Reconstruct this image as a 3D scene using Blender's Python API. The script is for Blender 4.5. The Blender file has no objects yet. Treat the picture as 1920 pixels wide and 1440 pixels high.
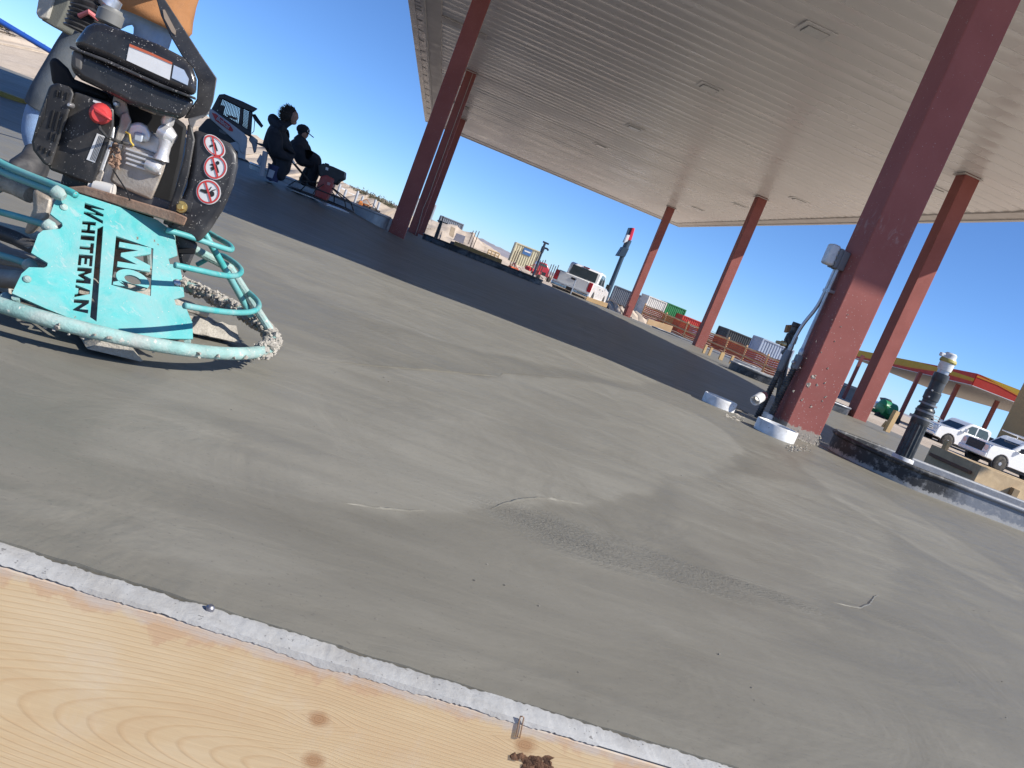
import bpy, bmesh, math, random
from mathutils import Vector, Matrix, Quaternion
random.seed(7)
S = bpy.context.scene
COL = S.collection
R = math.radians

# ------------------------------------------------------------------ camera
CAMH = 0.481
YAW, PIT, ROL, FPX = R(8.69), R(8.31), R(21.63), 1488.0
fw = Vector((math.sin(YAW)*math.cos(PIT), math.cos(YAW)*math.cos(PIT), -math.sin(PIT)))
r0 = Vector((math.cos(YAW), -math.sin(YAW), 0)); u0 = r0.cross(fw)
cr = math.cos(ROL)*r0 + math.sin(ROL)*u0
cu = -math.sin(ROL)*r0 + math.cos(ROL)*u0
CAMP = Vector((0, 0, CAMH))
cam_d = bpy.data.cameras.new('camera'); cam = bpy.data.objects.new('camera', cam_d); COL.objects.link(cam)
cam.matrix_world = Matrix(((cr.x, cu.x, -fw.x, 0), (cr.y, cu.y, -fw.y, 0), (cr.z, cu.z, -fw.z, CAMH), (0, 0, 0, 1)))
cam_d.sensor_fit = 'HORIZONTAL'; cam_d.sensor_width = 36; cam_d.lens = 36*FPX/1920
cam_d.clip_start = 0.05; cam_d.clip_end = 6000
S.camera = cam
# ------------------------------------------------------------------ sky, sun, exposure
SUN = Vector((1.11, -0.52, 1.0)).normalized()
wd = bpy.data.worlds.new('World'); S.world = wd; wd.use_nodes = True
nt = wd.node_tree
sky = nt.nodes.new('ShaderNodeTexSky'); sky.sky_type = 'NISHITA'; sky.sun_disc = False
sky.sun_elevation = math.asin(SUN.z); sky.sun_rotation = math.atan2(SUN.x, SUN.y)
sky.altitude = 1500; sky.air_density = 0.75; sky.dust_density = 0.5; sky.ozone_density = 10.0
bg = nt.nodes['Background']; bg.inputs['Strength'].default_value = 0.118
nt.links.new(sky.outputs[0], bg.inputs['Color'])
sl = bpy.data.lights.new('sun', 'SUN'); sl.energy = 4.6; sl.angle = R(0.53); sl.color = (1.0, 0.95, 0.87)
so = bpy.data.objects.new('sun', sl); COL.objects.link(so); so.rotation_mode = 'QUATERNION'
so.rotation_quaternion = SUN.to_track_quat('Z', 'Y'); so.location = (20, -10, 30)
S.view_settings.view_transform = 'Standard'; S.view_settings.look = 'None'
S.view_settings.exposure = 0.55; S.view_settings.gamma = 1.0
S.render.resolution_x = 1024; S.render.resolution_y = 768
S.render.engine = 'CYCLES'
S.cycles.max_bounces = 6; S.cycles.diffuse_bounces = 3; S.cycles.glossy_bounces = 3
S.cycles.transparent_max_bounces = 12

# ------------------------------------------------------------------ survey helpers: a sight line of the photograph meets a real plane of the place
def ray(px, py): return fw + cr*((px-960)/FPX) + cu*((720-py)/FPX)
def W(px, py, Y):
    d = ray(px, py); return CAMP + d*(Y/d.y)
def WX(px, py, X):
    d = ray(px, py); return CAMP + d*(X/d.x)
def G(px, py, z=0.0):
    d = ray(px, py); return CAMP + d*((z-CAMH)/d.z)
def on_plane(px, py, p, n):
    d = ray(px, py); return CAMP + d*((p-CAMP).dot(n)/d.dot(n))
def sst(a, b, x):
    t = (x-a)/(b-a); t = 0 if t < 0 else (1 if t > 1 else t); return t*t*(3-2*t)
def slab_z(x, y):
    z = 0.07*sst(8, 13.5, y)*(1-sst(25, 36, y))
    z += 0.20*sst(-0.2, -2.3, x)*sst(6.6, 10.8, y)
    return z
def dirt_z(x, y):
    return -0.36 + 0.10*math.sin(x*0.31+1)*math.sin(y*0.23) + 0.03*math.sin(x*1.7)*math.cos(y*1.3)

# ------------------------------------------------------------------ materials
MATS = {}
def new_mat(name):
    m = bpy.data.materials.new(name); m.use_nodes = True
    t = m.node_tree; b = t.nodes['Principled BSDF']; MATS[name] = m
    return m, t, b
def nd(t, typ, **kw):
    n = t.nodes.new(typ)
    for k, v in kw.items():
        if k.startswith('i_'):
            key = k[2:]
            key = int(key) if key.isdigit() else key.replace('_', ' ')
            n.inputs[key].default_value = v
        else: setattr(n, k, v)
    return n
def noise(t, co, scale, detail=4, rough=0.55, dist=0.0, vec_scale=None):
    if vec_scale:
        mp = nd(t, 'ShaderNodeMapping'); mp.inputs['Scale'].default_value = vec_scale
        t.links.new(co, mp.inputs['Vector']); co = mp.outputs[0]
    n = nd(t, 'ShaderNodeTexNoise'); n.inputs['Scale'].default_value = scale; n.inputs['Detail'].default_value = detail
    n.inputs['Roughness'].default_value = rough; n.inputs['Distortion'].default_value = dist
    t.links.new(co, n.inputs['Vector']); return n.outputs['Fac']
def ramp(t, fac, stops, interp='LINEAR'):
    r = nd(t, 'ShaderNodeValToRGB'); r.color_ramp.interpolation = interp
    e = r.color_ramp.elements
    while len(e) < len(stops): e.new(0.5)
    for el, (p, c) in zip(e, stops):
        el.position = p; el.color = (*c, 1) if isinstance(c, tuple) else (c, c, c, 1)
    t.links.new(fac, r.inputs['Fac']); return r.outputs['Color']
def mix(t, fac, a, b, typ='MIX'):
    m = nd(t, 'ShaderNodeMix', data_type='RGBA', blend_type=typ)
    for sock, v in ((m.inputs[0], fac), (m.inputs[6], a), (m.inputs[7], b)):
        if isinstance(v, (int, float)): sock.default_value = v
        elif isinstance(v, tuple): sock.default_value = (*v, 1)
        else: t.links.new(v, sock)
    return m.outputs[2]
def mth(t, op, a, b=None, c=None, clamp=False):
    m = nd(t, 'ShaderNodeMath', operation=op); m.use_clamp = clamp
    for i, v in enumerate((a, b, c)):
        if v is None: continue
        if isinstance(v, (int, float)): m.inputs[i].default_value = v
        else: t.links.new(v, m.inputs[i])
    return m.outputs[0]
def bump(t, b, h, strength=0.3, dist=0.01, prev=None):
    n = nd(t, 'ShaderNodeBump'); n.inputs['Strength'].default_value = strength; n.inputs['Distance'].default_value = dist
    t.links.new(h, n.inputs['Height'])
    if prev is not None: t.links.new(prev, n.inputs['Normal'])
    t.links.new(n.outputs[0], b.inputs['Normal']); return n.outputs[0]
def coord(t, kind='Object'):
    return nd(t, 'ShaderNodeTexCoord').outputs[kind]
def geo_pos(t): return nd(t, 'ShaderNodeNewGeometry').outputs['Position']

def mat(name, col, rough=0.6, metal=0.0, var=0.12, scale=6.0, bmp=0.0, bscale=60.0, dirt=None, dirt_amt=0.35, dirt_scale=3.0, speck=None, speck_scale=90.0, speck_cut=0.68, spec=0.5, coat=0.0, alpha=None, trans=0.0):
    """general weathered surface: base colour with patchy variation, optional dirt film and splashed specks"""
    if name in MATS: return MATS[name]
    m, t, b = new_mat(name)
    co = geo_pos(t)
    n1 = noise(t, co, scale, 5, 0.6)
    lo = tuple(c*(1-var) for c in col); hi = tuple(min(1, c*(1+var)) for c in col)
    c = ramp(t, n1, [(0.3, lo), (0.7, hi)])
    if dirt:
        n2 = noise(t, co, dirt_scale, 8, 0.65, 0.6)
        f = ramp(t, n2, [(0.42, 0.0), (0.72, dirt_amt)])
        c = mix(t, f, c, dirt)
    rr = ramp(t, noise(t, co, scale*2.3, 4), [(0.3, max(0, rough-0.09)), (0.7, min(1, rough+0.09))])
    if speck:
        n3 = noise(t, co, speck_scale, 2, 0.5)
        n4 = noise(t, co, speck_scale*0.13, 3, 0.6)
        f = ramp(t, mth(t, 'ADD', n3, mth(t, 'MULTIPLY', mth(t, 'SUBTRACT', n4, 0.5), 0.35)), [(speck_cut, 0.0), (speck_cut+0.03, 0.9)])
        c = mix(t, f, c, speck)
        rr = mix(t, f, rr, (0.85, 0.85, 0.85))
    t.links.new(c, b.inputs['Base Color']); t.links.new(rr, b.inputs['Roughness'])
    b.inputs['Metallic'].default_value = metal; b.inputs['Specular IOR Level'].default_value = spec
    if coat: b.inputs['Coat Weight'].default_value = coat; b.inputs['Coat Roughness'].default_value = 0.08
    if trans: b.inputs['Transmission Weight'].default_value = trans
    if bmp: bump(t, b, noise(t, co, bscale, 5, 0.6), bmp, 0.004)
    return m

# ------------------------------------------------------------------ mesh helpers
ORG = {}
def origin_of(o):
    v = Vector((0, 0, 0))
    while o is not None:
        v = v + o.location; o = o.parent
    return v
class MB:
    def __init__(s): s.v = []; s.f = []; s.mi = []; s.m = 0
    def add(s, vs, fs):
        n = len(s.v); s.v += [Vector(v) for v in vs]; s.f += [tuple(n+i for i in f) for f in fs]; s.mi += [s.m]*len(fs); return s
    def box(s, c, size, rot=None):
        c = Vector(c); hx, hy, hz = (d/2 for d in size)
        vs = [Vector((x, y, z)) for x in (-hx, hx) for y in (-hy, hy) for z in (-hz, hz)]
        if rot is not None:
            if not isinstance(rot, Matrix): rot = Matrix.Rotation(rot, 3, 'Z')
            vs = [rot @ v for v in vs]
        s.add([c+v for v in vs], [(0, 1, 3, 2), (4, 6, 7, 5), (0, 4, 5, 1), (2, 3, 7, 6), (0, 2, 6, 4), (1, 5, 7, 3)]); return s
    def prism(s, pts, off):
        """closed outline of 3D points pushed back along off"""
        off = Vector(off); n = len(pts); a = [Vector(p) for p in pts]
        nrm = Vector((0, 0, 0))
        for i in range(n): nrm += a[i].cross(a[(i+1) % n])
        if nrm.dot(off) > 0: a.reverse()
        vs = a + [p+off for p in a]
        fs = [tuple(range(n)), tuple(range(2*n-1, n-1, -1))] + [(i, i+n, (i+1) % n+n, (i+1) % n) for i in range(n)]
        s.add(vs, fs); return s
    def tube(s, pts, r, n=10, closed=False, caps=True):
        pts = [Vector(p) for p in pts]; k = len(pts)
        rs = r if isinstance(r, (list, tuple)) else [r]*k
        tans = []
        for i in range(k):
            a = pts[(i-1) % k] if (closed or i > 0) else pts[i]; b = pts[(i+1) % k] if (closed or i < k-1) else pts[i]
            d = (b-a); tans.append(d.normalized() if d.length > 1e-9 else Vector((0, 0, 1)))
        t0 = tans[0]; nr = t0.orthogonal().normalized()
        base = len(s.v); vs = []
        for i in range(k):
            if i: 
                q = tans[i-1].rotation_difference(tans[i]); nr = (q @ nr); nr = (nr - tans[i]*nr.dot(tans[i])).normalized()
            bi = tans[i].cross(nr)
            for j in range(n):
                a = 2*math.pi*j/n; vs.append(pts[i] + (nr*math.cos(a)+bi*math.sin(a))*rs[i])
        fs = []
        for i in range(k if closed else k-1):
            for j in range(n):
                i2 = (i+1) % k; fs.append((i*n+j, i*n+(j+1) % n, i2*n+(j+1) % n, i2*n+j))
        if caps and not closed:
            fs.append(tuple(range(n-1, -1, -1))); fs.append(tuple((k-1)*n+j for j in range(n)))
        s.add(vs, fs); return s
    def cyl(s, a, b, r, n=16, r2=None): return s.tube([a, b], [r, r if r2 is None else r2], n)
    def lathe(s, a, b, prof, n=20, cap=True):
        """prof: list of (t along a->b, radius)"""
        a = Vector(a); b = Vector(b); ax = (b-a); L = ax.length; ax.normalize()
        e1 = ax.orthogonal().normalized(); e2 = ax.cross(e1); vs = []; fs = []
        for (tt, rr) in prof:
            for j in range(n):
                an = 2*math.pi*j/n; vs.append(a+(b-a)*tt+(e1*math.cos(an)+e2*math.sin(an))*rr)
        for i in range(len(prof)-1):
            for j in range(n): fs.append((i*n+j, i*n+(j+1) % n, (i+1)*n+(j+1) % n, (i+1)*n+j))
        if cap: fs.append(tuple(range(n-1, -1, -1))); fs.append(tuple((len(prof)-1)*n+j for j in range(n)))
        s.add(vs, fs); return s
    def disc(s, c, nrm, r, thick=0.002, n=24, e1=None, ry=None):
        c = Vector(c); nrm = Vector(nrm).normalized()
        e1 = (e1 - nrm*e1.dot(nrm)).normalized() if e1 is not None else nrm.orthogonal().normalized()
        e2 = nrm.cross(e1); ry = ry or r
        pts = [c+e1*math.cos(2*math.pi*j/n)*r+e2*math.sin(2*math.pi*j/n)*ry+nrm*thick for j in range(n)]
        s.prism(pts, -nrm*thick); return s
    def blob(s, c, rad, sub=2, jit=0.15, seed=0):
        bm = bmesh.new(); bmesh.ops.create_icosphere(bm, subdivisions=sub, radius=1)
        rng = random.Random(seed); rad = Vector(rad) if not isinstance(rad, (int, float)) else Vector((rad,)*3)
        vs = []
        for v in bm.verts:
            k = 1+rng.uniform(-jit, jit); vs.append(Vector(c)+Vector((v.co.x*rad.x, v.co.y*rad.y, v.co.z*rad.z))*k)
        fs = [tuple(l.index for l in f.verts) for f in bm.faces]; bm.free(); s.add(vs, fs); return s
    def build(s, name, m, parent=None, sharp=35, bev=0.0, seg=2, kind=None):
        me = bpy.data.meshes.new(name)
        org = origin_of(parent) if parent is not None else Vector((0, 0, 0))
        if parent is None and s.v:
            lo = Vector((min(v.x for v in s.v), min(v.y for v in s.v), min(v.z for v in s.v)))
            hi = Vector((max(v.x for v in s.v), max(v.y for v in s.v), lo.z)); org = (lo+hi)/2
        me.from_pydata([tuple(v-org) for v in s.v], [], s.f)
        for mm in (m if isinstance(m, (list, tuple)) else [m]): me.materials.append(mm)
        if isinstance(m, (list, tuple)): me.polygons.foreach_set('material_index', s.mi)
        me.validate(); me.update()
        bm = bmesh.new(); bm.from_mesh(me); bmesh.ops.recalc_face_normals(bm, faces=bm.faces); bm.to_mesh(me); bm.free()
        if sharp is not None:
            me.polygons.foreach_set('use_smooth', [True]*len(me.polygons)); me.set_sharp_from_angle(angle=R(sharp))
        o = bpy.data.objects.new(name, me); COL.objects.link(o)
        if parent is not None: o.parent = parent
        else: o.location = org
        if bev:
            bv = o.modifiers.new('bevel', 'BEVEL'); bv.width = bev; bv.segments = seg; bv.limit_method = 'ANGLE'; bv.angle_limit = R(40)
            bv.harden_normals = False
        if kind: o['kind'] = kind
        return o
def thing(name, loc, label, cat, group=None):
    o = bpy.data.objects.new(name, None); COL.objects.link(o); o.location = Vector(loc); o.empty_display_size = 0.2
    o['label'] = label; o['category'] = cat
    if group: o['group'] = group
    return o
def tag(o, label, cat, group=None):
    o['label'] = label; o['category'] = cat
    if group: o['group'] = group
    return o
def dup(root, loc, label=None, rz=None):
    r = root.copy(); COL.objects.link(r); r.location = Vector(loc)
    if rz is not None: r.rotation_euler[2] = rz
    if label: r['label'] = label
    for ch in list(root.children):
        c = ch.copy(); COL.objects.link(c); c.parent = r
        for g in list(ch.children):
            d = g.copy(); COL.objects.link(d); d.parent = c
    return r
def depth_off(pxs, Y, d):
    """depth vector of length d along the sight line through an outline, so its true width is what was measured"""
    r_ = ray(sum(p[0] for p in pxs)/len(pxs), sum(p[1] for p in pxs)/len(pxs)); return r_*(d/r_.y)
def outline(pxs, Y): return [W(x, y, Y) for x, y in pxs]
def text_mesh(name, body, size, m, origin, ex, ey, parent, depth=0.003, shear=0.0, spacing=1.0, align='CENTER', bold=0.0):
    """raised lettering: ex = reading direction, ey = up direction of the letters"""
    cu_ = bpy.data.curves.new('txt', 'FONT'); cu_.body = body; cu_.size = size; cu_.align_x = align; cu_.align_y = 'CENTER'
    cu_.extrude = depth/2; cu_.shear = shear; cu_.space_character = spacing; cu_.offset = bold
    ob = bpy.data.objects.new('txt', cu_); COL.objects.link(ob)
    dg = bpy.context.evaluated_depsgraph_get(); me = bpy.data.meshes.new_from_object(ob.evaluated_get(dg))
    bpy.data.objects.remove(ob)
    ex = Vector(ex).normalized(); ey = Vector(ey); ey = (ey-ex*ey.dot(ex)).normalized(); ez = ex.cross(ey)
    mtx = Matrix(((ex.x, ey.x, ez.x, 0), (ex.y, ey.y, ez.y, 0), (ex.z, ey.z, ez.z, 0), (0, 0, 0, 1)))
    mtx.translation = Vector(origin) - (origin_of(parent) if parent else Vector((0, 0, 0)))
    me.transform(mtx); me.materials.clear(); me.materials.append(m)
    o = bpy.data.objects.new(name, me); COL.objects.link(o)
    if parent: o.parent = parent
    return o
def skin_body(name, joints, edges, m, parent, sub=2, root=0):
    """one continuous body surface grown over a posed skeleton; joints: name -> (point, radius or (rx, ry))"""
    me = bpy.data.meshes.new(name); keys = list(joints); org = origin_of(parent)
    me.from_pydata([tuple(Vector(joints[k][0])-org) for k in keys], [(keys.index(a), keys.index(b)) for a, b in edges], [])
    me.materials.append(m)
    o = bpy.data.objects.new(name, me); COL.objects.link(o); o.parent = parent
    sk = o.modifiers.new('skin', 'SKIN'); sk.use_smooth_shade = True; sk.branch_smoothing = 0.6
    for i, k in enumerate(keys):
        rr = joints[k][1]; d = me.skin_vertices[0].data[i]
        d.radius = (rr, rr) if isinstance(rr, (int, float)) else rr
        d.use_root = (i == root)
    sb = o.modifiers.new('sub', 'SUBSURF'); sb.levels = sub; sb.render_levels = sub
    return o
# ================================================================== SETTING
# ---- dirt ground sheet to the horizon
def make_dirt_mat():
    m, t, b = new_mat('desert_dirt'); co = geo_pos(t)
    n1 = noise(t, co, 0.05, 6, 0.6); n2 = noise(t, co, 0.9, 8, 0.65); n3 = noise(t, co, 14, 5, 0.6)
    c = ramp(t, n1, [(0.3, (0.40, 0.325, 0.255)), (0.7, (0.52, 0.44, 0.36))])
    c = mix(t, ramp(t, n2, [(0.4, 0.0), (0.75, 0.55)]), c, (0.31, 0.25, 0.195))
    c = mix(t, ramp(t, n3, [(0.5, 0.0), (0.8, 0.5)]), c, (0.56, 0.49, 0.41))
    t.links.new(c, b.inputs['Base Color']); b.inputs['Roughness'].default_value = 0.95
    b.inputs['Specular IOR Level'].default_value = 0.15
    bump(t, b, mth(t, 'ADD', mth(t, 'MULTIPLY', n2, 1.0), mth(t, 'MULTIPLY', n3, 0.25)), 0.8, 0.12)
    return m
DIRT = make_dirt_mat()
xs = [-3000, -1200, -500, -220, -120] + [-80+4*i for i in range(41)] + [90+i*8 for i in range(8)] + [220, 500, 1200, 3000]
ys = [-200, -60, -20] + [-8+3*i for i in range(30)] + [86+8*i for i in range(12)] + [220, 400, 900, 2000, 5000]
mb = MB(); nx = len(xs)
vs = []
for y in ys:
    for x in xs:
        z = dirt_z(x, y) if (abs(x) < 140 and -20 < y < 200) else -0.36
        if -11.5 < x < 11 and -4 < y < 38: z = min(z, -0.42)
        vs.append((x, y, z))
mb.add(vs, [(j*nx+i, j*nx+i+1, (j+1)*nx+i+1, (j+1)*nx+i) for j in range(len(ys)-1) for i in range(nx-1)])
mb.build('ground', DIRT, sharp=180, kind='structure')

# ---- fresh concrete slab
def make_slab_mat():
    m, t, b = new_mat('fresh_concrete'); co = geo_pos(t)
    sx = nd(t, 'ShaderNodeSeparateXYZ'); t.links.new(co, sx.inputs[0]); X, Y = sx.outputs[0], sx.outputs[1]
    bn = noise(t, co, 0.8, 3, 0.55, 0.4)
    at = nd(t, 'ShaderNodeAttribute'); at.attribute_name = 'dryness'; dry = at.outputs['Fac']
    strk = noise(t, co, 5.0, 5, 0.62, 0.6, (0.45, 2.6, 1))            # drawn-out trowel streaks
    swirl = noise(t, co, 2.4, 4, 0.6, 1.6)
    k = mth(t, 'ADD', mth(t, 'MULTIPLY', dry, 0.62), mth(t, 'ADD', mth(t, 'MULTIPLY', mth(t, 'SUBTRACT', bn, 0.5), 0.45), mth(t, 'ADD', mth(t, 'MULTIPLY', mth(t, 'SUBTRACT', strk, 0.5), 0.34), mth(t, 'MULTIPLY', mth(t, 'SUBTRACT', swirl, 0.5), 0.40))))
    c = ramp(t, k, [(0.0, (0.143, 0.135, 0.112)), (0.30, (0.186, 0.176, 0.148)), (0.65, (0.254, 0.243, 0.209))])
    wetf = ramp(t, k, [(0.0, 1.0), (0.4, 0.0)])
    # fine speckle and small pits
    sp = noise(t, co, 160, 2, 0.5)
    c = mix(t, ramp(t, sp, [(0.66, 0.0), (0.74, 0.45)]), c, (0.10, 0.093, 0.083))
    t.links.new(c, b.inputs['Base Color'])
    rg = ramp(t, strk, [(0.35, 0.50), (0.65, 0.68)])
    rg = mix(t, wetf, rg, (0.42, 0.42, 0.42))
    t.links.new(rg, b.inputs['Roughness']); b.inputs['Specular IOR Level'].default_value = 0.16
    # relief: long soft waves, streaks, an open torn patch
    wave = noise(t, co, 1.6, 2, 0.5, 0.0, (0.6, 1.6, 1))
    h = mth(t, 'ADD', mth(t, 'MULTIPLY', wave, 0.020), mth(t, 'ADD', mth(t, 'MULTIPLY', strk, 0.0030), mth(t, 'MULTIPLY', swirl, 0.006)))
    def spot(cx, cy, rx, ry):
        dx = mth(t, 'DIVIDE', mth(t, 'SUBTRACT', X, cx), rx); dy = mth(t, 'DIVIDE', mth(t, 'SUBTRACT', Y, cy), ry)
        d = mth(t, 'ADD', mth(t, 'MULTIPLY', dx, dx), mth(t, 'MULTIPLY', dy, dy))
        return mth(t, 'SUBTRACT', 1.0, d, clamp=True)
    g1, g2, g3, g4 = G(1080, 1010), G(1250, 1060), G(1420, 1105), G(1690, 1170)
    rough_m = mth(t, 'MAXIMUM', spot(g1.x, g1.y, 0.26, 0.13), mth(t, 'MAXIMUM', spot(g2.x, g2.y, 0.26, 0.11), mth(t, 'MULTIPLY', spot(g3.x, g3.y, 0.25, 0.06), 0.8)))
    rough_m = mth(t, 'MAXIMUM', rough_m, mth(t, 'MULTIPLY', spot(g4.x, g4.y, 0.16, 0.05), 0.5))
    rough_m = mth(t, 'MULTIPLY', rough_m, ramp(t, strk, [(0.35, 0.25), (0.6, 1.0)]))
    torn = noise(t, co, 190, 3, 0.7, 0.0, (0.7, 1.2, 1))
    h = mth(t, 'ADD', h, mth(t, 'MULTIPLY', torn, mth(t, 'MULTIPLY_ADD', rough_m, 0.0085, 0.0003)))
    n = nd(t, 'ShaderNodeBump'); n.inputs['Strength'].default_value = 1.0; n.inputs['Distance'].default_value = 1.0
    t.links.new(h, n.inputs['Height']); t.links.new(n.outputs[0], b.inputs['Normal'])
    return m
SLAB = make_slab_mat()
xs = []; x = -11.0
while x < 10.2:
    xs.append(x); x += (0.02 if -0.9 < x < 2.6 else 0.06) if -2.5 < x < 4.5 else 0.16
ys = []; y = 0.848
while y < 36.2:
    ys.append(y); y += 0.012 if y < 1.2 else (0.02 if y < 2.6 else (0.04 if y < 4 else (0.08 if y < 8 else 0.2)))
# drier, paler paste left by the last machine passes: outlines on the ground, one value per vertex
def ground_poly(pxs): return [(p.x, p.y) for p in (G(*q) for q in pxs)]
DRY = [(ground_poly([(545, 655), (700, 688), (850, 700), (935, 706), (960, 700), (1090, 712), (1200, 735), (1300, 772), (1372, 818), (1390, 842), (1350, 884), (1290, 896), (1240, 906), (1205, 932), (1150, 946), (1095, 948), (1020, 936), (940, 952), (860, 962), (740, 962), (640, 950), (560, 940), (400, 915), (250, 890), (150, 860), (200, 760), (350, 700)]), 0.30, 0.035, 0.30),
       (ground_poly([(1250, 905), (1400, 882), (1560, 925), (1640, 965), (1682, 1040), (1668, 1100), (1640, 1120), (1610, 1140), (1480, 1128), (1380, 1095), (1290, 1010)]), 0.20, 0.07, 0.22),
       (ground_poly([(1330, 1148), (1440, 1128), (1560, 1140), (1540, 1180), (1500, 1192), (1430, 1180)]), 0.13, 0.05, 0.10),
       (ground_poly([(1480, 850), (1600, 900), (1760, 990), (1920, 1090), (1920, 1130), (1740, 1040), (1560, 930)]), 0.24, 0.04, 0.12),
       (ground_poly([(0, 930), (200, 950), (420, 990), (640, 1060), (500, 1090), (250, 1040), (0, 985)]), 0.20, 0.05, 0.15),
       (ground_poly([(430, 400), (700, 500), (1000, 620), (1250, 715), (1200, 722), (900, 660), (640, 580), (480, 500)]), 0.26, 0.05, 0.3)]
def sd_poly(x, y, P):
    d = 1e9; ins = False; n = len(P); j = n-1
    for i in range(n):
        ax, ay = P[j]; bx_, by_ = P[i]
        ex, ey = bx_-ax, by_-ay; wx, wy = x-ax, y-ay
        q = (wx*ex+wy*ey)/(ex*ex+ey*ey+1e-12); q = 0 if q < 0 else (1 if q > 1 else q)
        dx, dy = wx-ex*q, wy-ey*q; d = min(d, dx*dx+dy*dy)
        if (ay > y) != (by_ > y) and x < ex*(y-ay)/(by_-ay)+ax: ins = not ins
        j = i
    return (-1 if ins else 1)*math.sqrt(d)
BB = [(min(q[0] for q in P)-.5, max(q[0] for q in P)+.5, min(q[1] for q in P)-.5, max(q[1] for q in P)+.5) for P, _, _, _ in DRY]
def dryness(x, y):
    v = 0.42
    if y > 6.5: return v, 0
    lift = 0
    wx = x+0.02*math.sin(y*9+x*4)+.008*math.sin(x*23+y*17); wy = y+0.018*math.sin(x*11-y*5)+.007*math.sin(x*19-y*29)
    for (P, amp, soft, inner), bb in zip(DRY, BB):
        if not (bb[0] < x < bb[1] and bb[2] < y < bb[3]): continue
        d = sd_poly(wx, wy, P)
        se = soft+0.16*sst(0.15, -0.35, x); edge = 1-sst(-se, se, d)
        v += amp*edge*(0.72+0.28*(1-sst(0, inner, -d)))
        if d > 0: v -= 0.20*amp/.45*(1-sst(0, 0.22, d))
        if soft < .04: lift = max(lift, edge)
    return v, lift
mb = MB(); nx = len(xs); ny = len(ys); vs = []; dryv = []
rng = random.Random(3)
for y in ys:
    for x in xs:
        z = slab_z(x, y) + 0.004*math.sin(x*2.1+y*1.4)*math.sin(y*1.9-x*0.7) + 0.002*math.sin(x*5.3-y*3.1)
        if y > 5: z += 0.0
        if y < 0.93: z += rng.uniform(-0.0012, 0.0012) + 0.0008
        dv, lf_ = dryness(x, y); dryv.append(dv); z += 0.0016*lf_
        vs.append((x, y, z))
fs = [(j*nx+i, j*nx+i+1, (j+1)*nx+i+1, (j+1)*nx+i) for j in range(ny-1) for i in range(nx-1)]
k = len(vs)
ring_i = [i for i in range(nx)] + [j*nx+nx-1 for j in range(1, ny)] + [(ny-1)*nx+i for i in range(nx-2, -1, -1)] + [j*nx for j in range(ny-2, 0, -1)]
for i in ring_i: vs.append((vs[i][0], vs[i][1], -0.45))
n = len(ring_i)
fs += [(ring_i[a], k+a, k+(a+1) % n, ring_i[(a+1) % n]) for a in range(n)]
mb.add(vs, fs)
slab = mb.build('concrete_slab', SLAB, sharp=50, kind='structure')
dryv += [0.4]*(len(slab.data.vertices)-len(dryv))
at_ = slab.data.attributes.new('dryness', 'FLOAT', 'POINT'); at_.data.foreach_set('value', dryv[:len(slab.data.vertices)])
# raised lips and drag marks left in the surface: each a low wedge of paste
def lip(pxs, w=0.012, hgt=0.004):
    pts = [G(*p) for p in pxs]; fine = []
    for a, b in zip(pts, pts[1:]):
        for q in range(6): fine.append(a.lerp(b, q/6))
    fine.append(pts[-1]); mb = MB(); vs = []; n = len(fine)
    rg = random.Random(len(pxs)*7+int(pxs[0][0]))
    for i, p in enumerate(fine):
        tp = math.sin(math.pi*min(1, max(0, i/(n-1))))**0.5
        d = (fine[min(n-1, i+1)]-fine[max(0, i-1)]); d.z = 0; d.normalize(); nr = Vector((-d.y, d.x, 0))
        zz = slab_z(p.x, p.y) + 0.004*math.sin(p.x*2.1+p.y*1.4)*math.sin(p.y*1.9-p.x*0.7) + 0.002*math.sin(p.x*5.3-p.y*3.1) + 0.0016*dryness(p.x, p.y)[1]
        p = Vector((p.x, p.y, zz)) + nr*rg.uniform(-0.16, 0.16)*w
        hh = hgt*tp*rg.uniform(0.55, 1.25)
        vs += [p-nr*w*0.45*tp+Vector((0, 0, -0.001)), p+Vector((0, 0, hh)), p+nr*w*1.3*tp+Vector((0, 0, -0.001))]
    fs = []
    for i in range(n-1):
        for q in range(2): fs.append((i*3+q, i*3+q+1, (i+1)*3+q+1, (i+1)*3+q))
    mb.add(vs, fs); return mb.build('trowel_ridge', SLAB, slab, sharp=60)
lip([(610, 676), (700, 686), (770, 692), (850, 699), (905, 703), (934, 706)], 0.014, 0.0045)
lip([(934, 706), (945, 700), (985, 702), (1045, 709), (1085, 709)], 0.012, 0.0018)
lip([(640, 948), (700, 957), (760, 962), (800, 960)], 0.007, 0.0024)
lip([(920, 955), (950, 944), (985, 937), (1020, 935), (1060, 941), (1100, 947)], 0.008, 0.0034)
lip([(1560, 1128), (1590, 1136), (1612, 1140), (1630, 1133), (1640, 1119), (1647, 1116)], 0.006, 0.003)
lip([(1090, 690), (1140, 705), (1200, 722)], 0.012, 0.002)
# crumbs lying on the fresh slab: too small to pick apart
mb = MB(); rg = random.Random(11)
for i in range(120):
    if i < 70:
        p = G(rg.uniform(60, 1890), rg.uniform(760, 1350))
    else:
        p = G(rg.uniform(620, 1350), rg.uniform(520, 900))
    if not (0.9 < p.y < 6.3 and -0.5 < p.x < 3): continue
    s_ = rg.uniform(0.0008, 0.0019)
    mb.blob((p.x, p.y, slab_z(p.x, p.y)+0.002), (s_*1.4, s_, s_*0.8), 1, 0.25, i)
crumb_m = mat('cement_crumbs', (0.16, 0.15, 0.13), 0.9, var=0.5, scale=40)
mb.build('cement_crumbs', crumb_m, slab, kind='stuff')

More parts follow.
